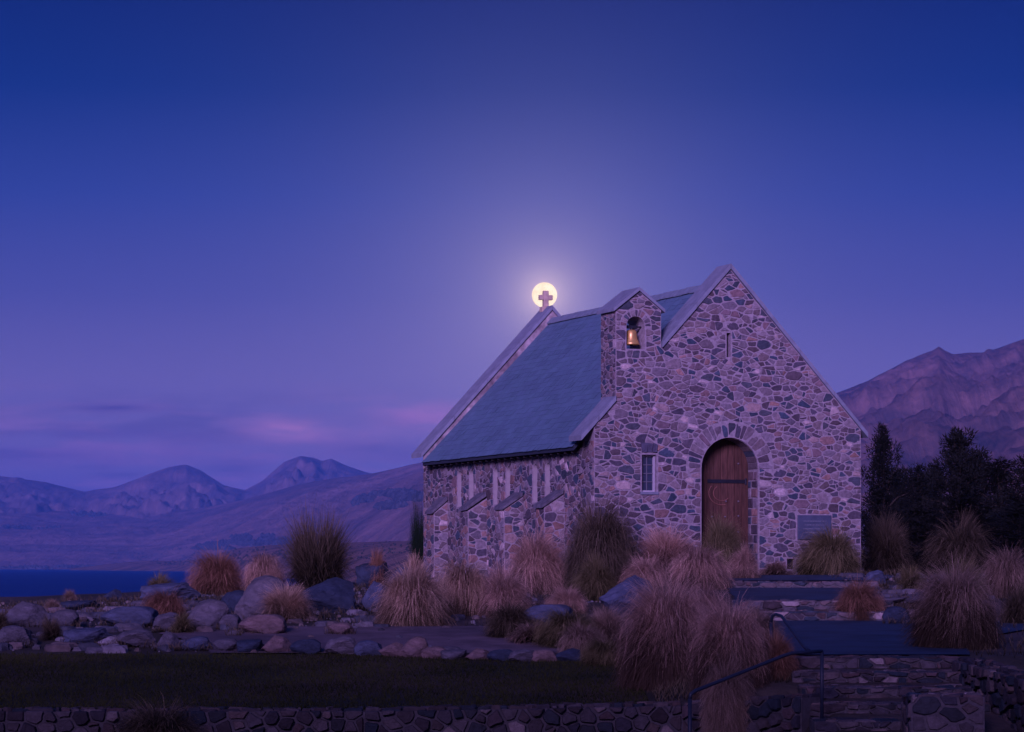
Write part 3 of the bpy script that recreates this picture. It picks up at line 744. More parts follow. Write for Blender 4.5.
# the moon
mm = bpy.data.materials.new('moonlight'); mm.use_nodes = True; t = mm.node_tree; t.nodes.clear()
e = N('ShaderNodeEmission', t); o_ = N('ShaderNodeOutputMaterial', t); t.links.new(e.outputs[0], o_.inputs[0])
tcn = N('ShaderNodeTexCoord', t); n1 = N('ShaderNodeTexNoise', t); n1.inputs['Scale'].default_value = 1.6; n1.inputs['Detail'].default_value = 4
mpn = N('ShaderNodeMapping', t); mpn.inputs['Scale'].default_value = (1 / 234, 1 / 234, 1 / 234); t.links.new(tcn.outputs['Object'], mpn.inputs[0]); t.links.new(mpn.outputs[0], n1.inputs['Vector'])
t.links.new(ramp_n(n1.outputs[0], [(0.35, (.92, .70, .44)), (0.65, (1.0, .84, .58))], t), e.inputs[0]); e.inputs[1].default_value = 1.6
mv, mf = [], []; RM = 12.6 / F * 51000 * 1.0
for i in range(25):
    for k in range(48):
        th = math.pi * i / 24; mv.append((RM * math.sin(th) * math.cos(k * math.pi / 24), RM * math.sin(th) * math.sin(k * math.pi / 24), RM * math.cos(th)))
for i in range(24):
    for k in range(48): mf.append((i * 48 + k, i * 48 + (k + 1) % 48, (i + 1) * 48 + (k + 1) % 48, (i + 1) * 48 + k))
tag(build('moon', mv, mf, mm, smooth=True, loc=MOON * 51000), 'full pale golden moon glowing directly behind the roof cross', 'moon')
# the evening air
HAZE_DENSITY = 5.6e-5
hb = MB(); hb.box(-17000, 17000, -500, 28000, -18, 600)
hm = bpy.data.materials.new('evening_air'); hm.use_nodes = True; t = hm.node_tree; t.nodes.clear()
o_ = N('ShaderNodeOutputMaterial', t); pv = N('ShaderNodeVolumePrincipled', t); pv.inputs['Color'].default_value = (.11, .38, 1.0, 1); pv.inputs['Density'].default_value = HAZE_DENSITY
t.links.new(pv.outputs[0], o_.inputs['Volume'])
if HAZE_DENSITY > 0: tag(hb.obj('haze', hm), 'thin violet evening haze over the lake and hills', 'haze', kind='stuff')

# ------------------------------------------------------------------ stone walls, steps, rail
def wall_run(name, pts, z_top, z_bot, thick, label, cat, seed, r_hi=.15, end=True, dark=1.0, joint=.03):
    """a dry rubble wall along a line of points, its visible side to the right hand of the direction of travel"""
    mb = MB()
    for i in range(len(pts) - 1):
        a, b = Vector((*pts[i], 0)), Vector((*pts[i + 1], 0)); d = (b - a); L = d.length; d.normalize(); n = Vector((d.y, -d.x, 0))
        za, zb = z_top[i], z_top[i + 1]
        def fn(u, dd, v, a=a, d=d, n=n): p = a + d * u + n * dd; return (p.x, p.y, v)
        mb.prism([[(0, z_bot), (L, z_bot), (L, zb - .03), (0, za - .03)]], -thick, 0, (.065, .06, .07), lambda u, dd, v, f=fn: f(u, dd, v))
        pl = edges_of([(0, z_bot), (L, z_bot), (L, zb), (0, za)])
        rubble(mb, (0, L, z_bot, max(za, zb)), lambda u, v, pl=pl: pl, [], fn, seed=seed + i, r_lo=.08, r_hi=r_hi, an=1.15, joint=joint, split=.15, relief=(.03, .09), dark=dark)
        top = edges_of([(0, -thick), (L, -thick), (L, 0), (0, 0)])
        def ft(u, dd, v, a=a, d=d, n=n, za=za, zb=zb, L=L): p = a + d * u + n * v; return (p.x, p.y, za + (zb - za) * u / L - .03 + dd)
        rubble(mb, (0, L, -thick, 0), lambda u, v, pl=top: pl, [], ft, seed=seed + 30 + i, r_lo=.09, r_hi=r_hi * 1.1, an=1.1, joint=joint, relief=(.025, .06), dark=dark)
    return tag(mb.obj(name, M['stone']), label, cat)
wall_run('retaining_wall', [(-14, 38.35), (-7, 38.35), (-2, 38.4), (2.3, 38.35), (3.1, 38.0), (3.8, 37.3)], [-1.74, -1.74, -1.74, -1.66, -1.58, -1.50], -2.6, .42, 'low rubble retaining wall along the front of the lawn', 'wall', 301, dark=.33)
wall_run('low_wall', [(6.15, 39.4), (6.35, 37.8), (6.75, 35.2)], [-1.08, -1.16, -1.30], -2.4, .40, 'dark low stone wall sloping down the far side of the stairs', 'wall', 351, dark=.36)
pier = MB(); px0, px1, py0, py1, pzt = 5.05, 5.98, 36.0, 36.7, -1.44
pier.box(px0, px1, py0, py1, -2.4, pzt - .02, (.10, .09, .105))
for fn, u0, u1, sd_ in ((lambda u, d, v: (u, py0 - d, v), px0, px1, 1), (lambda u, d, v: (px0 - d, u, v), py0, py1, 2)):
    pl = edges_of([(u0, -2.4), (u1, -2.4), (u1, pzt), (u0, pzt)])
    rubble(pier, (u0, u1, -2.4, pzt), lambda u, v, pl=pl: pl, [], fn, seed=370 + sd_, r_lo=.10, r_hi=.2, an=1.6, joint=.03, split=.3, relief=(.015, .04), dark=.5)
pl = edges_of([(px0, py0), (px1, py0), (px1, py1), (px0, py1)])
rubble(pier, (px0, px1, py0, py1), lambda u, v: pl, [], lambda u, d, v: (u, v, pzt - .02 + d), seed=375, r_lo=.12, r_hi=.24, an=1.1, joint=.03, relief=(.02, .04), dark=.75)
tag(pier.obj('stone_pier', M['stone']), 'short squared stone pier beside the foot of the stairs', 'pier')

STEPS = [(57.0, .45, -.115, -.5, 4.35, 7.35, 'single pale stone step just below the chapel forecourt'),
         (50.35, .5, -.415, -.9, 3.9, 6.75, 'upper course of the double stone step below the middle path'),
         (49.95, .42, -.60, -1.1, 3.95, 6.85, 'lower course of the double stone step above the path landing'),
         (39.85, .6, -1.075, -1.5, 3.85, 6.3, 'topmost slab of the rough stair flight at the path landing'),
         (39.05, .9, -1.25, -1.8, 3.85, 6.2, 'second slab down the rough stone stair flight'),
         (38.25, .9, -1.43, -2.0, 3.88, 6.2, 'third slab down the rough stair flight, level with the bend of the low wall'),
         (37.45, .9, -1.61, -2.1, 3.9, 6.3, 'fourth slab down the rough stair flight, just behind the stone pier'),
         (36.65, .9, -1.79, -2.2, 3.9, 5.02, 'broad worn slab of the stairs under the foot of the handrail'),
         (35.6, 1.1, -1.97, -2.4, 3.85, 5.02, 'lowest stair slab beside the stone pier')]
for i, (yf, dp, zt, zb, x0, x1, lab) in enumerate(STEPS):
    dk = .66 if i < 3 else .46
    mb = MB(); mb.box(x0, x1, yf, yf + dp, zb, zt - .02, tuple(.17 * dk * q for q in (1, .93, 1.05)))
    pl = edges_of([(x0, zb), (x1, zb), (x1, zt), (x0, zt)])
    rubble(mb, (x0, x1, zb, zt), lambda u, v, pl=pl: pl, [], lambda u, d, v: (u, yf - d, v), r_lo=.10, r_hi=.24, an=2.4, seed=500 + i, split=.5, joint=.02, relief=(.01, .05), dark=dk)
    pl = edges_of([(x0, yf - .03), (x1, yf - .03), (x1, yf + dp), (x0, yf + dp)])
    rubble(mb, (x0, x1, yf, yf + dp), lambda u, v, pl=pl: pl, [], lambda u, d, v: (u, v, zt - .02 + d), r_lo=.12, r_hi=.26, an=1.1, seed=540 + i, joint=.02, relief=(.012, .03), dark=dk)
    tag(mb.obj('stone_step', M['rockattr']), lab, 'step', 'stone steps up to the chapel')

hr = tag(empty('handrail', (4.02, 36.9, -1.79)), 'dark bent metal handrail rising beside the stone stairs', 'handrail')
def lp(p): return tuple(Vector(p) - Vector((4.02, 36.9, -1.79)))
A = (2.22, 35.5, -1.372); Bt = (4.02, 36.9, -.905); bend = (3.60, 36.65, -.925); Ct = (3.80, 41.0, -.495)
def part_tube(name, pts, r=.024):
    m_ = MB(); m_.tube([lp(p) for p in pts], r, 10); return m_.obj(name, M['rail'], hr, smooth=True)
a2 = Vector(A); 
part_tube('rail', [a2 + Vector((0, 0, -.09)), a2 + Vector((.01, .01, -.03)), a2 + Vector((.07, .05, .012)), Vector(bend) + Vector((-.1, -.04, -.028)), bend, Vector(Bt)])
part_tube('rail', [Vector((3.87, 36.8, -.915)), Vector((3.84, 37.3, -.87)), Vector(Ct) + Vector((.06, -.22, -.02)), Vector(Ct) + Vector((0.0, 0, .0)), Vector(Ct) + Vector((-.045, .03, -.03)), Vector(Ct) + Vector((-.065, .03, -.12))], .022)
part_tube('post', [a2 + Vector((0, 0, -.085)), (A[0], A[1], gz(A[0], A[1]) - .1)])
part_tube('post', [Vector(Bt) + Vector((0, 0, -.0)), (Bt[0], Bt[1], -1.85)])
part_tube('post', [Vector(Ct) + Vector((-.065, .03, -.12)), (Ct[0] - .065, Ct[1] + .03, gz(Ct[0] - .065, Ct[1]) - .1)])

# ------------------------------------------------------------------ boulders
def boulder_mesh(seed, sharp, flat):
    import bmesh
    rnd = random.Random(seed); bm = bmesh.new(); bmesh.ops.create_icosphere(bm, subdivisions=5, radius=1)
    planes_ = []
    for _ in range(sharp):
        n = Vector((rnd.gauss(0, 1), rnd.gauss(0, 1), rnd.gauss(0, .8))).normalized(); planes_.append((n, rnd.uniform(.50, .86)))
    off = rnd.uniform(0, 50)
    for v in bm.verts:
        p = v.co.copy()
        for n, d in planes_:
            k = p.dot(n) - d
            if k > 0: p -= n * k * .97
        p += v.co * (.10 * noise.noise(v.co * 1.6 + Vector((off, 0, 0))) + .045 * noise.noise(v.co * 5 + Vector((0, off, 0))) + .022 * noise.noise(v.co * 11 + Vector((0, off, 4))) + .014 * noise.noise(v.co * 26 + Vector((off, 3, 4))))
        v.co = p
    zs = [v.co for v in bm.verts]
    lo = Vector((min(p.x for p in zs), min(p.y for p in zs), min(p.z for p in zs))); hi = Vector((max(p.x for p in zs), max(p.y for p in zs), max(p.z for p in zs)))
    for v in bm.verts:                              # normalise to unit width and depth, height 1 above the ground line
        v.co.x = (v.co.x - (lo.x + hi.x) / 2) / (hi.x - lo.x); v.co.y = (v.co.y - (lo.y + hi.y) / 2) / (hi.y - lo.y)
        v.co.z = (v.co.z - lo.z) / (hi.z - lo.z) * 1.25 - .25
    me = bpy.data.meshes.new('boulder'); bm.to_mesh(me); bm.free()
    me.polygons.foreach_set('use_smooth', [True] * len(me.polygons))
    me.set_sharp_from_angle(angle=R(32)); me.materials.append(M['boulder']); return me
BM = [boulder_mesh(i, s, 0) for i, s in enumerate((8, 11, 13, 9, 15, 12, 7, 13))]
def rock_mat(c): return mat('stone_%d' % int(c[0] * 1000), c, var=.42, scale=4.5, bump=.7, bscale=15, bdist=.04, tint2=tuple(x * .62 for x in c))
RC = dict(grey=rock_mat((.105, .10, .125)), dark=rock_mat((.032, .046, .082)), pink=rock_mat((.185, .13, .13)), pale=rock_mat((.36, .33, .36)), blue=rock_mat((.075, .092, .15)), light=rock_mat((.135, .125, .15)))
FEET = []
def boulder(x0, x1, y0, y1, c, label, k=0, rz=None, name='boulder', group='boulders on the rocky ground', dy=0.0, depth=.8):
    p = on_ground((x0 + x1) / 2, y1 - 1.0); p.y += dy
    s = p.y / F; w_, h_ = (x1 - x0) * s, (y1 - y0) * s
    o = bpy.data.objects.new(name, BM[k % len(BM)]); COL.objects.link(o)
    o.material_slots[0].link = 'OBJECT'; o.material_slots[0].material = RC[c]
    yb = p.y + w_ * depth * .35; zb = gz(p.x, yb); FEET.append((p.x, yb, w_ * .5, w_ * depth * .5)); h_ = max(.4 * h_, ZC - (y0 - HZ) / F * yb - zb)
    o.location = (p.x, yb, zb); o.scale = (w_ * 1.06, w_ * depth, h_)
    o.rotation_euler = (0, 0, 0 if rz is None else rz)
    return tag(o, label, 'edging stone' if 'edging' in name else 'boulder', group)
BL = [
 (3, 47, 601, 628, 'grey', 'rounded grey boulder nearest the left edge of the rocky ground', 0), (-4, 31, 625, 648, 'grey', 'grey boulder at the far left end of the lawn edge', 1),
 (50, 78, 609, 630, 'grey', 'grey boulder standing just behind the long flat ledge at left', 2), (101, 156, 606, 628, 'blue', 'broad flat bluish ledge stone in the left rock field', 3),
 (103, 121, 589, 603, 'dark', 'small black boulder outlined against the lake', 4), (140, 198, 582, 603, 'blue', 'wide bluish boulder with a low tuft behind it, near the lake skyline', 5),
 (153, 182, 612, 634, 'grey', 'grey boulder between the dark red tuft and the large light boulder', 6), (183, 231, 599, 632, 'light', 'large light grey boulder in the middle of the left rock field', 7),
 (220, 250, 590, 618, 'dark', 'dark wedge of rock left of the tall pointed boulder', 2), (234, 289, 575, 622, 'light', 'tall pointed grey boulder left of the round blue one', 7),
 (218, 240, 614, 632, 'grey', 'squat grey rock in front of the dark wedge of rock', 3), (63, 112, 627, 648, 'blue', 'long flat slab left of the white stone', 5),
 (97, 117, 636, 649, 'pale', 'small whitish stone at the lawn edge', 4), (116, 156, 629, 649, 'grey', 'low grey stone right of the white stone', 6),
 (156, 179, 631, 652, 'grey', 'upright grey stone at the lawn edge below the dark red tuft', 0), (179, 212, 636, 652, 'blue', 'low blue grey stone at the lawn edge under the large light boulder', 7),
 (239, 285, 614, 636, 'pink', 'flat pinkish boulder below the tall pointed boulder', 3), (227, 240, 630, 638, 'light', 'fist sized light stone left of the flat pinkish boulder', 1),
 (292, 355, 577, 615, 'dark', 'big round dark blue boulder below the bushy dark shrub', 4), (360, 392, 581, 612, 'blue', 'round bluish boulder between the big dark boulder and the pale tussocks', 0),
 (327, 353, 622, 637, 'pink', 'small pinkish wedge stone lying on the gravel path', 2), (356, 392, 561, 577, 'dark', 'low dark rock in line with the rear corner of the chapel', 5),
 (388, 428, 563, 577, 'blue', 'low bluish rock at the foot of the chapel rear corner', 7), (565, 603, 555, 578, 'blue', 'bluish boulder under the dark tussock by the chapel corner', 1),
 (600, 655, 575, 619, 'blue', 'large blue violet peaked boulder among the tussocks', 4), (523, 573, 604, 625, 'blue', 'flat topped blue boulder low among the tussocks', 3),
 (470, 508, 560, 578, 'grey', 'grey rock showing above the pale tussocks at the side wall', 2), (866, 886, 570, 588, 'blue', 'blue grey rock left of the pale olive tuft by the right trees', 6),
 (877, 900, 561, 575, 'blue', 'small bluish rock topmost of the pile right of the path', 0), (880, 912, 597, 608, 'light', 'light flat rock in the pile right of the path', 5),
 (884, 912, 606, 626, 'dark', 'dark rock at the path edge right of the small reddish tussock', 1), (905, 938, 595, 612, 'grey', 'grey rock below the pale olive tuft', 7),
 (938, 962, 576, 590, 'blue', 'bluish rock behind the big dark based tussock on the right', 2),
 (128, 150, 600, 612, 'grey', 'small grey rock perched above the broad flat ledge stone', 2), (60, 100, 600, 611, 'dark', 'dark low rock under the two little tufts at left', 5),
]
for i, b in enumerate(BL): boulder(*b, rz=(i * 1.7) % .5 - .25)
ordn = 'first second third fourth fifth sixth seventh eighth ninth tenth eleventh twelfth thirteenth fourteenth fifteenth sixteenth'.split()
ED = [(212, 238, 639, 654), (238, 263, 640, 655), (263, 290, 636, 655), (292, 318, 640, 656), (327, 356, 637, 657), (356, 381, 641, 658), (381, 402, 643, 659), (401, 429, 637, 660), (424, 445, 647, 661), (443, 468, 650, 662), (467, 490, 649, 662), (489, 512, 650, 663), (511, 534, 650, 664), (533, 556, 650, 664), (555, 580, 649, 664)]
ec = ['grey', 'dark', 'pink', 'dark', 'light', 'blue', 'pink', 'pink', 'pink', 'grey', 'pink', 'dark', 'grey', 'pink', 'dark']
hue = dict(grey='grey', dark='dark', pink='pinkish', light='light grey', blue='bluish')
for i, (x0, x1, y0, y1) in enumerate(ED):
    boulder(x0 - 2, x1 + 2, y0 - 1, y1, ec[i], '%s edging stone, %s from the left in the row between gravel path and lawn' % (hue[ec[i]], ordn[i]), 2 + i * 3, (i * 2.3) % .8 - .4, 'edging_stone', 'edging stones along the lawn', depth=.75)

# pebbles on the rocky ground
mb = MB(); rnd = random.Random(31)
for _ in range(2600):
    y = rnd.uniform(46.3, 66); x = rnd.uniform(-13, 2.5) if rnd.random() < .8 else rnd.uniform(6.6, 11)
    if 46.4 < y < 50 and rnd.random() < .6: continue
    r = .015 + .07 * rnd.random() ** 4; z = gz(x, y) + .02; k = rnd.uniform(.6, 1.4); a0 = rnd.random() * 6
    c = rnd.choice([(.11, .105, .12), (.14, .11, .105), (.075, .075, .095)])
    vv = [(x + r * q * rnd.uniform(.7, 1.2) * math.cos(a0 + 1.047 * i), y + r * q * rnd.uniform(.7, 1.2) * math.sin(a0 + 1.047 * i), z + zz * r) for q, zz in ((1, -.5), (.9, .3), (.4, .65)) for i in range(6)]
    ff = [(a * 6 + i, a * 6 + (i + 1) % 6, a * 6 + 6 + (i + 1) % 6, a * 6 + 6 + i) for a in range(2) for i in range(6)] + [tuple(range(12, 18))]
    mb.add(vv, ff, tuple(q * k for q in c))
for _ in range(420):
    y = 46.4 + 13 * rnd.random() ** 1.4; x = rnd.uniform(-12.5, -1.0) if rnd.random() < .8 else rnd.uniform(6.8, 9.5)
    if 46.6 < y < 49.4 and x > -5.2: continue
    r = rnd.uniform(.07, .20) ** 1.0; z = gz(x, y); k = rnd.uniform(.7, 1.3); c = rnd.choice([(.09, .086, .108), (.115, .09, .092), (.06, .066, .09), (.13, .12, .14)]); off = Vector((rnd.random() * 40, rnd.random() * 40, 0)); n_, m_ = 9, 6; ex = rnd.uniform(.8, 1.5)
    vv, ff = [], []
    for q in range(m_):
        th = math.pi * (.04 + .62 * q / (m_ - 1))
        for i in range(n_):
            d = Vector((math.sin(th) * math.cos(i * 6.283 / n_), math.sin(th) * math.sin(i * 6.283 / n_), math.cos(th)))
            d *= 1 + .45 * noise.noise(d * 1.1 + off); d.z = min(d.z, .75); vv.append((x + d.x * r * ex, y + d.y * r, z + d.z * r * .8))
    for q in range(m_ - 1):
        for i in range(n_): ff.append((q * n_ + i, (q + 1) * n_ + i, (q + 1) * n_ + (i + 1) % n_, q * n_ + (i + 1) % n_))
    ff.append(tuple(range(n_))); mb.add(vv, ff, tuple(q * k for q in c))
tag(mb.obj('pebbles', M['rockattr']), 'loose stones and pebbles strewn between the boulders', 'pebbles', kind='stuff')

# ------------------------------------------------------------------ grasses
def blade_mat(name, base, a, b, tr=.25):
    """straw blades: olive brown sheaths at the foot, darkened further as painted inner shade, dry straw towards the tips; every blade has its own tone"""
    m = bpy.data.materials.new(name); m.use_nodes = True; t = m.node_tree; t.nodes.clear()
    o = N('ShaderNodeOutputMaterial', t); at_ = N('ShaderNodeAttribute', t); at_.attribute_name = 'Col'
    s_ = N('ShaderNodeSeparateColor', t); t.links.new(at_.outputs['Color'], s_.inputs[0])
    c = ramp_n(s_.outputs[0], [(0.0, a), (1.0, b)], t)
    al = ramp_n(s_.outputs[1], [(0.0, (0, 0, 0)), (.2, (.06, .06, .06)), (.72, (1, 1, 1))], t)  # dark foot tone reaches far up the blade, painting shade inside the clump
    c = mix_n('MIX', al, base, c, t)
    d = N('ShaderNodeBsdfDiffuse', t); tl = N('ShaderNodeBsdfTranslucent', t); mx = N('ShaderNodeMixShader', t); mx.inputs[0].default_value = tr
    t.links.new(c, d.inputs[0]); t.links.new(c, tl.inputs[0]); t.links.new(d.outputs[0], mx.inputs[1]); t.links.new(tl.outputs[0], mx.inputs[2]); t.links.new(mx.outputs[0], o.inputs[0])
    return m
GM = dict(straw=blade_mat('straw_blades', (.10, .075, .045), (.26, .17, .12), (.88, .64, .46)), pinkish=blade_mat('pink_straw_blades', (.09, .062, .045), (.25, .155, .125), (.88, .60, .47)),
          red=blade_mat('red_tussock_blades', (.06, .035, .02), (.16, .08, .05), (.58, .33, .23)), olive=blade_mat('olive_blades', (.03, .03, .015), (.07, .065, .03), (.40, .33, .18)),
          dark=blade_mat('dark_blades', (.02, .02, .012), (.04, .036, .024), (.24, .19, .13)), brown=blade_mat('brown_blades', (.05, .038, .026), (.12, .08, .06), (.56, .41, .32)),
          green=blade_mat('green_leaves', (.01, .02, .012), (.015, .03, .02), (.04, .065, .04)), lawn=blade_mat('lawn_blades', (.02, .026, .011), (.010, .015, .005), (.070, .078, .026)))
def tuft_mesh(seed, n, droop, low, wdt=.0060, lmin=.72, core=.10, zc=.26, clumps=70, loose=.12, stray=.12, under_shade=.5, edge=1.35, wind=(0, 0)):
    """a rounded mop of blades radiating from a raised crown and bending over at the tips; unit height, unit radius"""
    rnd = random.Random(seed); v, f, c = [], [], []
    cl = []; thin = rnd.uniform(0, 6.28)
    for i in range(clumps):
        u = (i + rnd.random()) / clumps
        cl.append((i * 2.39996 + rnd.uniform(-.4, .4), math.acos(1 - u * (1 - math.cos(low))), rnd.uniform(.78, 1.08) * (1 - .16 * max(0, math.cos(i * 2.39996 - thin))), rnd.gauss(.5, .2), rnd.uniform(.5, 1.6)))
    for _ in range(n):
        a0, e0, l0, t0_, d0 = rnd.choice(cl)
        sp = loose if rnd.random() > stray else .45
        off = abs(e0 + rnd.gauss(0, sp)); az = a0 + rnd.gauss(0, sp) / max(.3, math.sin(off)); el = math.pi / 2 - off
        rr = core * math.sqrt(rnd.random()); ra = az + rnd.gauss(0, .6)
        x, y, z = rr * math.cos(ra), rr * math.sin(ra), zc * rnd.uniform(.15, 1.0)
        L = rnd.uniform(lmin, 1.0) * l0; seg = 6; dl = L / seg; dr = droop * d0 * (.55 + .55 * max(el, 0) / 1.57) * rnd.uniform(.6, 1.4)
        tone = min(1, max(0, rnd.gauss(t0_, .26))); daz = rnd.gauss(0, .10); wob = rnd.gauss(0, .06)
        wa = az + rnd.uniform(-1.3, 1.3); px_, py_ = -math.sin(wa), math.cos(wa); b0 = len(v); wd = wdt * (rnd.uniform(.6, 1.2) if rnd.random() < .8 else rnd.uniform(1.3, 2.2))
        kink = rnd.randint(2, 5) if rnd.random() < .12 else -1
        for k in range(seg + 1):
            ww = wd * (1 - .75 * k / seg)
            v.append((x - px_ * ww, y - py_ * ww, z)); v.append((x + px_ * ww, y + py_ * ww, z))
            gch = k / seg * (1 if off < edge else under_shade); c += [(tone, gch, 0), (tone, gch, 0)]  # low-hanging blades coloured darker to paint the shade under the mop
            x += dl * (math.cos(el) * math.cos(az) + wind[0] * k / seg); y += dl * (math.cos(el) * math.sin(az) + wind[1] * k / seg); z += dl * math.sin(el); az += daz; el -= dr * (k + 1) / seg + wob * (-1) ** k
            if k == kink: el -= rnd.uniform(.3, 1.0); az += rnd.gauss(0, .4)
            el = max(el, -1.5); z = max(z, -.10 if zc < .5 else -.6)
        for k in range(seg):
            f.append((b0 + 2 * k, b0 + 2 * k + 1, b0 + 2 * k + 3, b0 + 2 * k + 2))
    zz = np.array(v); top = np.percentile(zz[:, 2], 98); rad = np.percentile(np.hypot(zz[:, 0], zz[:, 1]), 96)
    zz[:, 2] /= top; zz[:, :2] /= rad
    me = bpy.data.meshes.new('tussock'); me.from_pydata(zz.tolist(), [], f)
    a = me.attributes.new('Col', 'FLOAT_COLOR', 'POINT'); arr = np.ones((len(v), 4), np.float32); arr[:, :3] = np.array(c, np.float32); a.data.foreach_set('color', arr.ravel())
    me.materials.append(GM['straw']); me.polygons.foreach_set('use_smooth', [True] * len(me.polygons)); me.update(); return me
W_ = lambda a, q: (q * math.cos(a), q * math.sin(a))
TM = dict(dome=[tuft_mesh(1, 9000, .50, 1.8, .0058, zc=.38, under_shade=.35, wind=W_(.3, .18)), tuft_mesh(2, 9000, .62, 1.7, .0058, zc=.44, under_shade=.3, wind=W_(2.0, .28)), tuft_mesh(3, 9000, .40, 1.8, .0058, clumps=45, zc=.36, under_shade=.35, wind=W_(4.1, .10)),
                tuft_mesh(11, 9000, .56, 1.6, .0058, clumps=50, zc=.40, under_shade=.3, wind=W_(5.2, .32)), tuft_mesh(12, 9000, .34, 1.7, .0058, clumps=38, zc=.32, under_shade=.4, loose=.15)],
          big=[tuft_mesh(4, 22000, .56, 1.95, .0042, clumps=110, loose=.10, zc=.58, under_shade=.22, edge=1.12, wind=W_(.4, .15)), tuft_mesh(5, 22000, .62, 2.1, .0042, clumps=110, loose=.10, lmin=.8, zc=.8, under_shade=.75, wind=W_(.2, .12))],
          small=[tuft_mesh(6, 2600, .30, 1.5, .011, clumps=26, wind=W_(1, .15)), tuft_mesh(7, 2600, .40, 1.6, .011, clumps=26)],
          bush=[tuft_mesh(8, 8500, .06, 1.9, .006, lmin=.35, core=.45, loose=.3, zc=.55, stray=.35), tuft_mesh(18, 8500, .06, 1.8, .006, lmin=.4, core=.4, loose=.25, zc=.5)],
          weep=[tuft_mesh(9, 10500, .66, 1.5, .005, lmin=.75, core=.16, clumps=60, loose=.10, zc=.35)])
def clear_of_walls(px, y, r):
    a = (px - CX) / F
    if 421 < px < 594:
        t = (1.758 - a * 60.86) / (.355 + .935 * a); return min(y, 60.86 + .935 * t - (.62 + .6 * r) / .36)
    if 594 <= px < 872: return min(y, 62 + .355 * (a * 62 - 4.75) / (.935 - .355 * a) - .25 - .8 * r)
    return y
def tussock(x0, x1, y0, y1, c, kind, label, k=0, dy=0.0, name='tussock', cat='tussock', group='tussock grasses around the chapel', y=None, zoff=0.0):
    if y is None: y1 = min(y1, y0 + .92 * (x1 - x0))
    p = on_ground((x0 + x1) / 2, y1 - (y1 - y0) * .06)
    if y is not None: p = Vector(((x0 + x1) / 2 - CX, 0, 0)) / F * y; p.y = y; p.z = gz(p.x, y)
    r = (x1 - x0) * p.y / F * .50; yc = p.y + r * .4 * (y is None); yn = clear_of_walls((x0 + x1) / 2, yc, r)
    if yn < yc: p.y += yn - yc; p.x = ((x0 + x1) / 2 - CX) / F * p.y
    p.y += dy; s = p.y / F; r = (x1 - x0) * s * .52
    yb = p.y + r * .4 * (y is None); zb = gz(p.x, yb) + zoff; h = max(.25 * r, (ZC - (y0 + 2 - HZ) / F * yb - zb) * .96)
    o = bpy.data.objects.new(name, TM[kind][k % len(TM[kind])]); COL.objects.link(o)
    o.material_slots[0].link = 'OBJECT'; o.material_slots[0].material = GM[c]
    o.location = (p.x, yb, zb - .02); o.scale = (r, r, h); o.rotation_euler = (0, 0, random.Random(label).uniform(0, 6.28))
    if kind == 'weep' or (kind == 'big' and k == 1): o.rotation_euler = (0, 0, 0)
    return tag(o, label, cat, group)
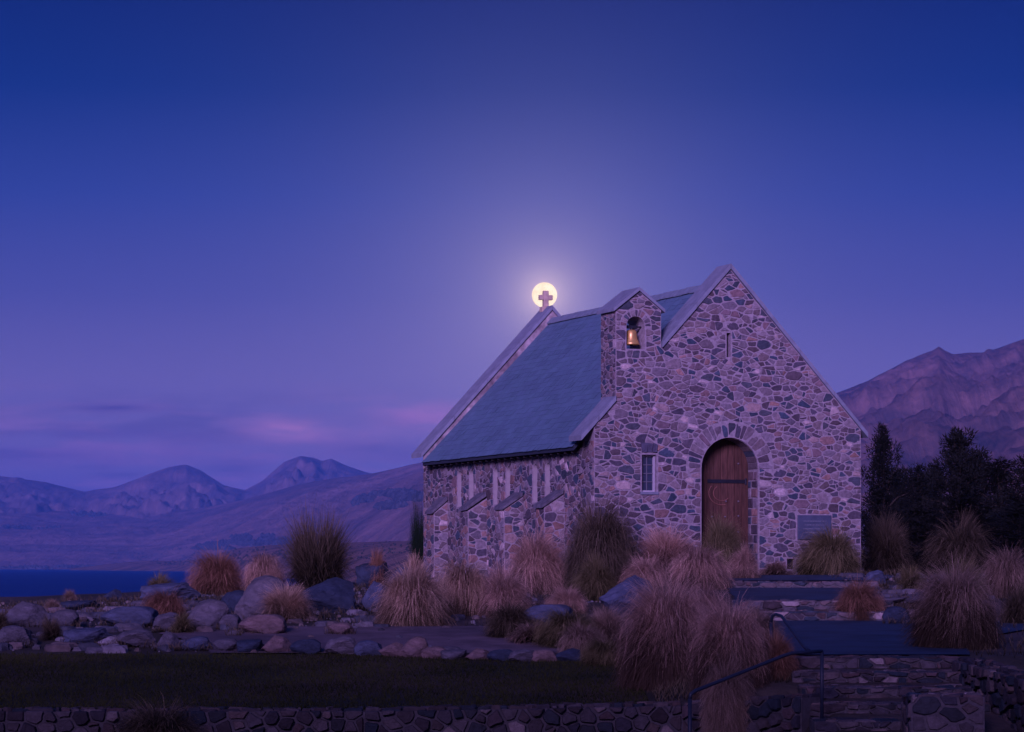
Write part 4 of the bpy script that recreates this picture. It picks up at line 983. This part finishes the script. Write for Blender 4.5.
TL = [
 (190, 244, 555, 585, 'red', 'dome', 'reddish rounded tussock on the lake skyline'), (240, 283, 556, 582, 'pinkish', 'dome', 'pale pinkish tussock left of the bushy dark shrub'),
 (142, 174, 574, 585, 'olive', 'small', 'low olive tuft behind the wide bluish boulder'), (62, 78, 588, 606, 'brown', 'small', 'little brown tuft against the lake at left'),
 (44, 62, 598, 612, 'brown', 'small', 'small brown tuft above the leftmost boulders'), (-14, 10, 610, 640, 'dark', 'small', 'dark tuft cut by the left picture edge'),
 (143, 187, 592, 622, 'red', 'dome', 'dark red tussock amid the left boulders'), (168, 194, 612, 642, 'olive', 'small', 'olive tuft in front of the large light boulder'),
 (38, 64, 618, 646, 'dark', 'small', 'dark tuft between the left grey boulders'), (256, 314, 587, 624, 'straw', 'dome', 'tan tussock in front of the tall pointed boulder'),
 (374, 448, 570, 630, 'straw', 'dome', 'large pale tan fan shaped tussock at the left of the cluster'), (434, 492, 565, 639, 'straw', 'dome', 'tall upright tan tussock beside the gravel path'),
 (476, 530, 572, 622, 'pinkish', 'dome', 'pale feathery tussock right of the tall upright one'), (502, 568, 537, 604, 'pinkish', 'dome', 'tall windswept tussock leaning against the buttresses'),
 (560, 638, 512, 570, 'dark', 'weep', 'big dark weeping tussock by the chapel corner'), (484, 534, 605, 641, 'dark', 'dome', 'low dark olive tussock beside the end of the gravel'),
 (536, 598, 612, 650, 'olive', 'dome', 'low wide olive tussock in front of the flat topped boulder'), (572, 620, 562, 604, 'olive', 'dome', 'olive tussock left of the peaked boulder'),
 (546, 590, 588, 616, 'pinkish', 'dome', 'short pale pink tussock behind the flat topped boulder'), (634, 704, 533, 572, 'pinkish', 'dome', 'broad pale tussock under the small leaded window'),
 (622, 670, 559, 594, 'pinkish', 'dome', 'pinkish tussock just above the peaked boulder'), (668, 730, 550, 592, 'pinkish', 'dome', 'rounded pale tussock before the chapel door'),
 (728, 762, 550, 592, 'pinkish', 'dome', 'narrow pinkish tussock at the path edge below the door'), (698, 746, 523, 562, 'olive', 'dome', 'golden olive tussock hiding the foot of the door'),
 (584, 630, 610, 648, 'brown', 'dome', 'brown tussock below the peaked boulder'), (560, 606, 625, 660, 'brown', 'dome', 'small brown tussock at the corner of the lawn'),
 (582, 626, 640, 668, 'olive', 'dome', 'olive brown tussock at the end of the edging row'), (505, 560, 622, 646, 'brown', 'small', 'low brown tuft between gravel and edging stones'),
 (800, 868, 532, 575, 'olive', 'dome', 'broad olive tussock below the wall plaque'), (862, 912, 522, 566, 'dark', 'dome', 'dark brown tussock at the right corner of the chapel'),
 (836, 882, 583, 624, 'red', 'dome', 'reddish peaked tussock right of the upper path'), (896, 928, 565, 594, 'olive', 'small', 'pale olive tuft among the right rocks'),
 (926, 998, 526, 576, 'dark', 'dome', 'wide dark brown tussock in front of the dark trees'), (915, 1000, 576, 654, 'brown', 'big', 'big dark based tussock right of the path landing'),
 (930, 968, 612, 668, 'pinkish', 'dome', 'upright pink tussock at the head of the low dark wall'), (914, 938, 618, 652, 'red', 'small', 'small reddish tuft at the foot of the big dark based right tussock'),
 (984, 1036, 553, 610, 'brown', 'dome', 'brown tussock at the right picture edge'), (1000, 1040, 590, 632, 'dark', 'dome', 'dark tussock below the brown one at the right picture edge'),
 (944, 990, 562, 604, 'olive', 'dome', 'olive tussock behind the big dark based right one'), (366, 386, 550, 568, 'red', 'small', 'little reddish tuft left of the chapel rear corner'),
 (402, 428, 556, 568, 'straw', 'small', 'small pale tuft touching the chapel rear corner'), (758, 792, 560, 575, 'brown', 'small', 'low brown tuft at the forecourt edge'),
]
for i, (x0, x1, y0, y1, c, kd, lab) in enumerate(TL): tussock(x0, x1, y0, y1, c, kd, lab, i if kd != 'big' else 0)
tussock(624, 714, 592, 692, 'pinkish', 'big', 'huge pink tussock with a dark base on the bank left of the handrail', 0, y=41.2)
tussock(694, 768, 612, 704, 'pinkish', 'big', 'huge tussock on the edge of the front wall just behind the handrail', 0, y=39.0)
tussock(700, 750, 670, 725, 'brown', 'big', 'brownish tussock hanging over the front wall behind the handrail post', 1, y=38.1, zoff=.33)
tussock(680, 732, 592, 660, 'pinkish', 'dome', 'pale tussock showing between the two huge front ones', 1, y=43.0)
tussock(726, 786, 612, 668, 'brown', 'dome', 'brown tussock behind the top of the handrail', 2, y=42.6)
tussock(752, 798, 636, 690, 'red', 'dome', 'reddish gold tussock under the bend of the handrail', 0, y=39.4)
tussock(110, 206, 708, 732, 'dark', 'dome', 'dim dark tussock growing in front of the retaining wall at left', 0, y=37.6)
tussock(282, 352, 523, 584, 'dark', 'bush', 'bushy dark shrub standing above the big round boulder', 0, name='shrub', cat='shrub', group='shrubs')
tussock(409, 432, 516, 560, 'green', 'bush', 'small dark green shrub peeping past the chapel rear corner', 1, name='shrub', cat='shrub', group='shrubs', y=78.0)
# the short lawn grass and thin grass on the rocky ground: nobody could count it
def grass(name, zones, hmin, hmax, wdt, m, label, cat, seed):
    rnd = random.Random(seed); v, f, c = [], [], []
    for (n, xa, xb, ya, yb, keep) in zones:
        for _ in range(n):
            x, y = rnd.uniform(xa, xb), rnd.uniform(ya, yb)
            if keep and noise.noise((x * keep, y * keep * .8, 5.0)) < rnd.uniform(-.25, .3): continue
            h = rnd.uniform(hmin, hmax); az = rnd.uniform(0, 6.28); z = gz(x, y); lx, ly = h * .5 * math.cos(az), h * .5 * math.sin(az); pa = rnd.uniform(-.9, .9)
            qx, qy = math.cos(pa) * wdt, math.sin(pa) * wdt; b = len(v)
            v += [(x - qx, y - qy, z), (x + qx, y + qy, z), (x + lx * .4 + qx * .6, y + ly * .4, z + h * .6), (x + lx * .4 - qx * .6, y + ly * .4, z + h * .6), (x + lx, y + ly, z + h)]
            t_ = min(1, max(0, rnd.gauss(.5, .28) + .5 * noise.noise((x * .6, y * .6, 1)))); c += [(t_, 0, 0), (t_, 0, 0), (t_, .6, 0), (t_, .6, 0), (t_, 1, 0)]; f += [(b, b + 1, b + 2, b + 3), (b + 3, b + 2, b + 4)]
    return tag(build(name, v, f, m, cols=c), label, cat, kind='stuff')
FOOT_GRASS = [(70, x - a * 1.15, x + a * 1.15, y - b * 1.25, y + b * .2, 0) for x, y, a, b in FEET if y > 46.8]
grass('lawn_grass', [(60000, -10, 1.9, 38.6, 46.1, 0), (14000, -10, 1.9, 38.6, 46.3, .8), (2500, -10, 1.9, 38.36, 38.9, 0)], .02, .075, .006, GM['lawn'], 'short dark lawn grass', 'grass', 1)
grass('grass', [(16000, -14, 3.2, 50, 66, .9), (9000, 6.6, 14, 40, 66, .9), (3000, 2.0, 3.9, 39, 46, 0)] + FOOT_GRASS, .05, .20, .006, GM['dark'], 'thin dry grass between the rocks', 'grass', 2)

# ------------------------------------------------------------------ dark trees on the right
def tree_mesh(seed, H, W):
    rnd = random.Random(seed); tr, cr_ = MB(), MB()
    tr.tube([(0, 0, -.2), (.03, 0, H * .3), (-.03, .03, H * .6), (.02, 0, H * .93)], [.13, .10, .065, .015], 8)
    lobes = []
    for i in range(26):
        z = H * (.06 + .94 * (i + rnd.random()) / 26); prof = (1 - ((z / H - .28) / .76) ** 2) if z / H > .28 else .75 + .9 * (z / H) * .8
        r = W * max(.10, prof) * rnd.uniform(.55, 1.1); az = i * 2.4 + rnd.uniform(-.5, .5)
        end = Vector((r * math.cos(az), r * math.sin(az), z + rnd.uniform(-.05, .18) * H * .3))
        st_ = Vector((0, 0, z * .82)); mid = st_.lerp(end, .55) + Vector((0, 0, .06 * H * rnd.random()))
        tr.tube([st_, mid, end], [.035, .022, .006], 5)
        for q in (.35, .62, .85, 1.0): lobes.append((st_.lerp(end, q) + Vector((rnd.gauss(0, .08), rnd.gauss(0, .08), rnd.gauss(0, .07))), W * rnd.uniform(.17, .32)))
    for i in range(4): lobes.append((Vector((rnd.gauss(0, .06), rnd.gauss(0, .06), H * (.9 + .04 * i))), W * .13))
    for c, r in lobes:
        k = rnd.uniform(.6, 1.4); base = (.0045 * k, .0065 * k, .0055 * k)
        for _ in range(95):
            d = Vector((rnd.gauss(0, 1), rnd.gauss(0, 1), rnd.gauss(0, 1))).normalized(); p = c + d * r * rnd.random() ** .4
            g_ = (d + Vector((rnd.gauss(0, .5), rnd.gauss(0, .5), .5 + rnd.gauss(0, .4)))).normalized(); s_ = g_.orthogonal().normalized() * rnd.uniform(.012, .024); L = rnd.uniform(.07, .17)
            cr_.add([p - s_, p + s_, p + g_ * L], [(0, 1, 2)], base)
    return tr, cr_
TREE = []
def tree(px, top, Y, wpx, label, var):
    x = (px - CX) / F * Y; z0 = gz(x, Y); h = ZC - (top - HZ) / F * Y - z0; wr = wpx / F * Y / 2 * 1.3
    r = tag(empty('dark_tree', (x, Y, z0), var * 1.3), label, 'tree', 'dark trees beside the chapel')
    if len(TREE) <= var:
        t_, c_ = tree_mesh(800 + var, 4.0, 1.1)
        a = t_.obj('trunk', M['bark'], r); b = c_.obj('crown', M['needle'], r); TREE.append((a, b))
    else:
        a, b = [o.copy() for o in TREE[var]]
        for o in (a, b): COL.objects.link(o); o.parent = r
    s = h / 4.05; r.scale = (wr / 1.05, wr / 1.05, s)
for a in [(884, 430, 78, 46, 'slim dark conifer rising directly beside the chapel corner', 0), (918, 470, 84, 60, 'lower dark tree in the dip beside the slim conifer', 1), (958, 434, 80, 62, 'tall dark conifer in the middle of the right trees', 2),
          (1000, 462, 86, 70, 'broad dark tree right of the tall middle conifer', 3), (936, 468, 88, 62, 'dark tree filling the gap left of the tall middle conifer', 0), (980, 458, 90, 60, 'dark tree behind the tall middle conifer on its right side', 1),
          (1034, 455, 82, 70, 'dark tree cut by the right picture edge', 2), (896, 478, 90, 50, 'low dark tree behind the slim conifer', 2), (1075, 440, 84, 80, 'dark tree just beyond the right picture edge', 1),
          (874, 492, 82, 30, 'short dark bushy tree tucked against the chapel right wall', 3), (965, 500, 74, 70, 'low dark tree in front of the tall middle conifer', 3), (1020, 505, 76, 70, 'low dark tree behind the brown edge tussock', 0), (918, 508, 76, 60, 'low dark tree behind the right corner tussock', 2)]: tree(*a)
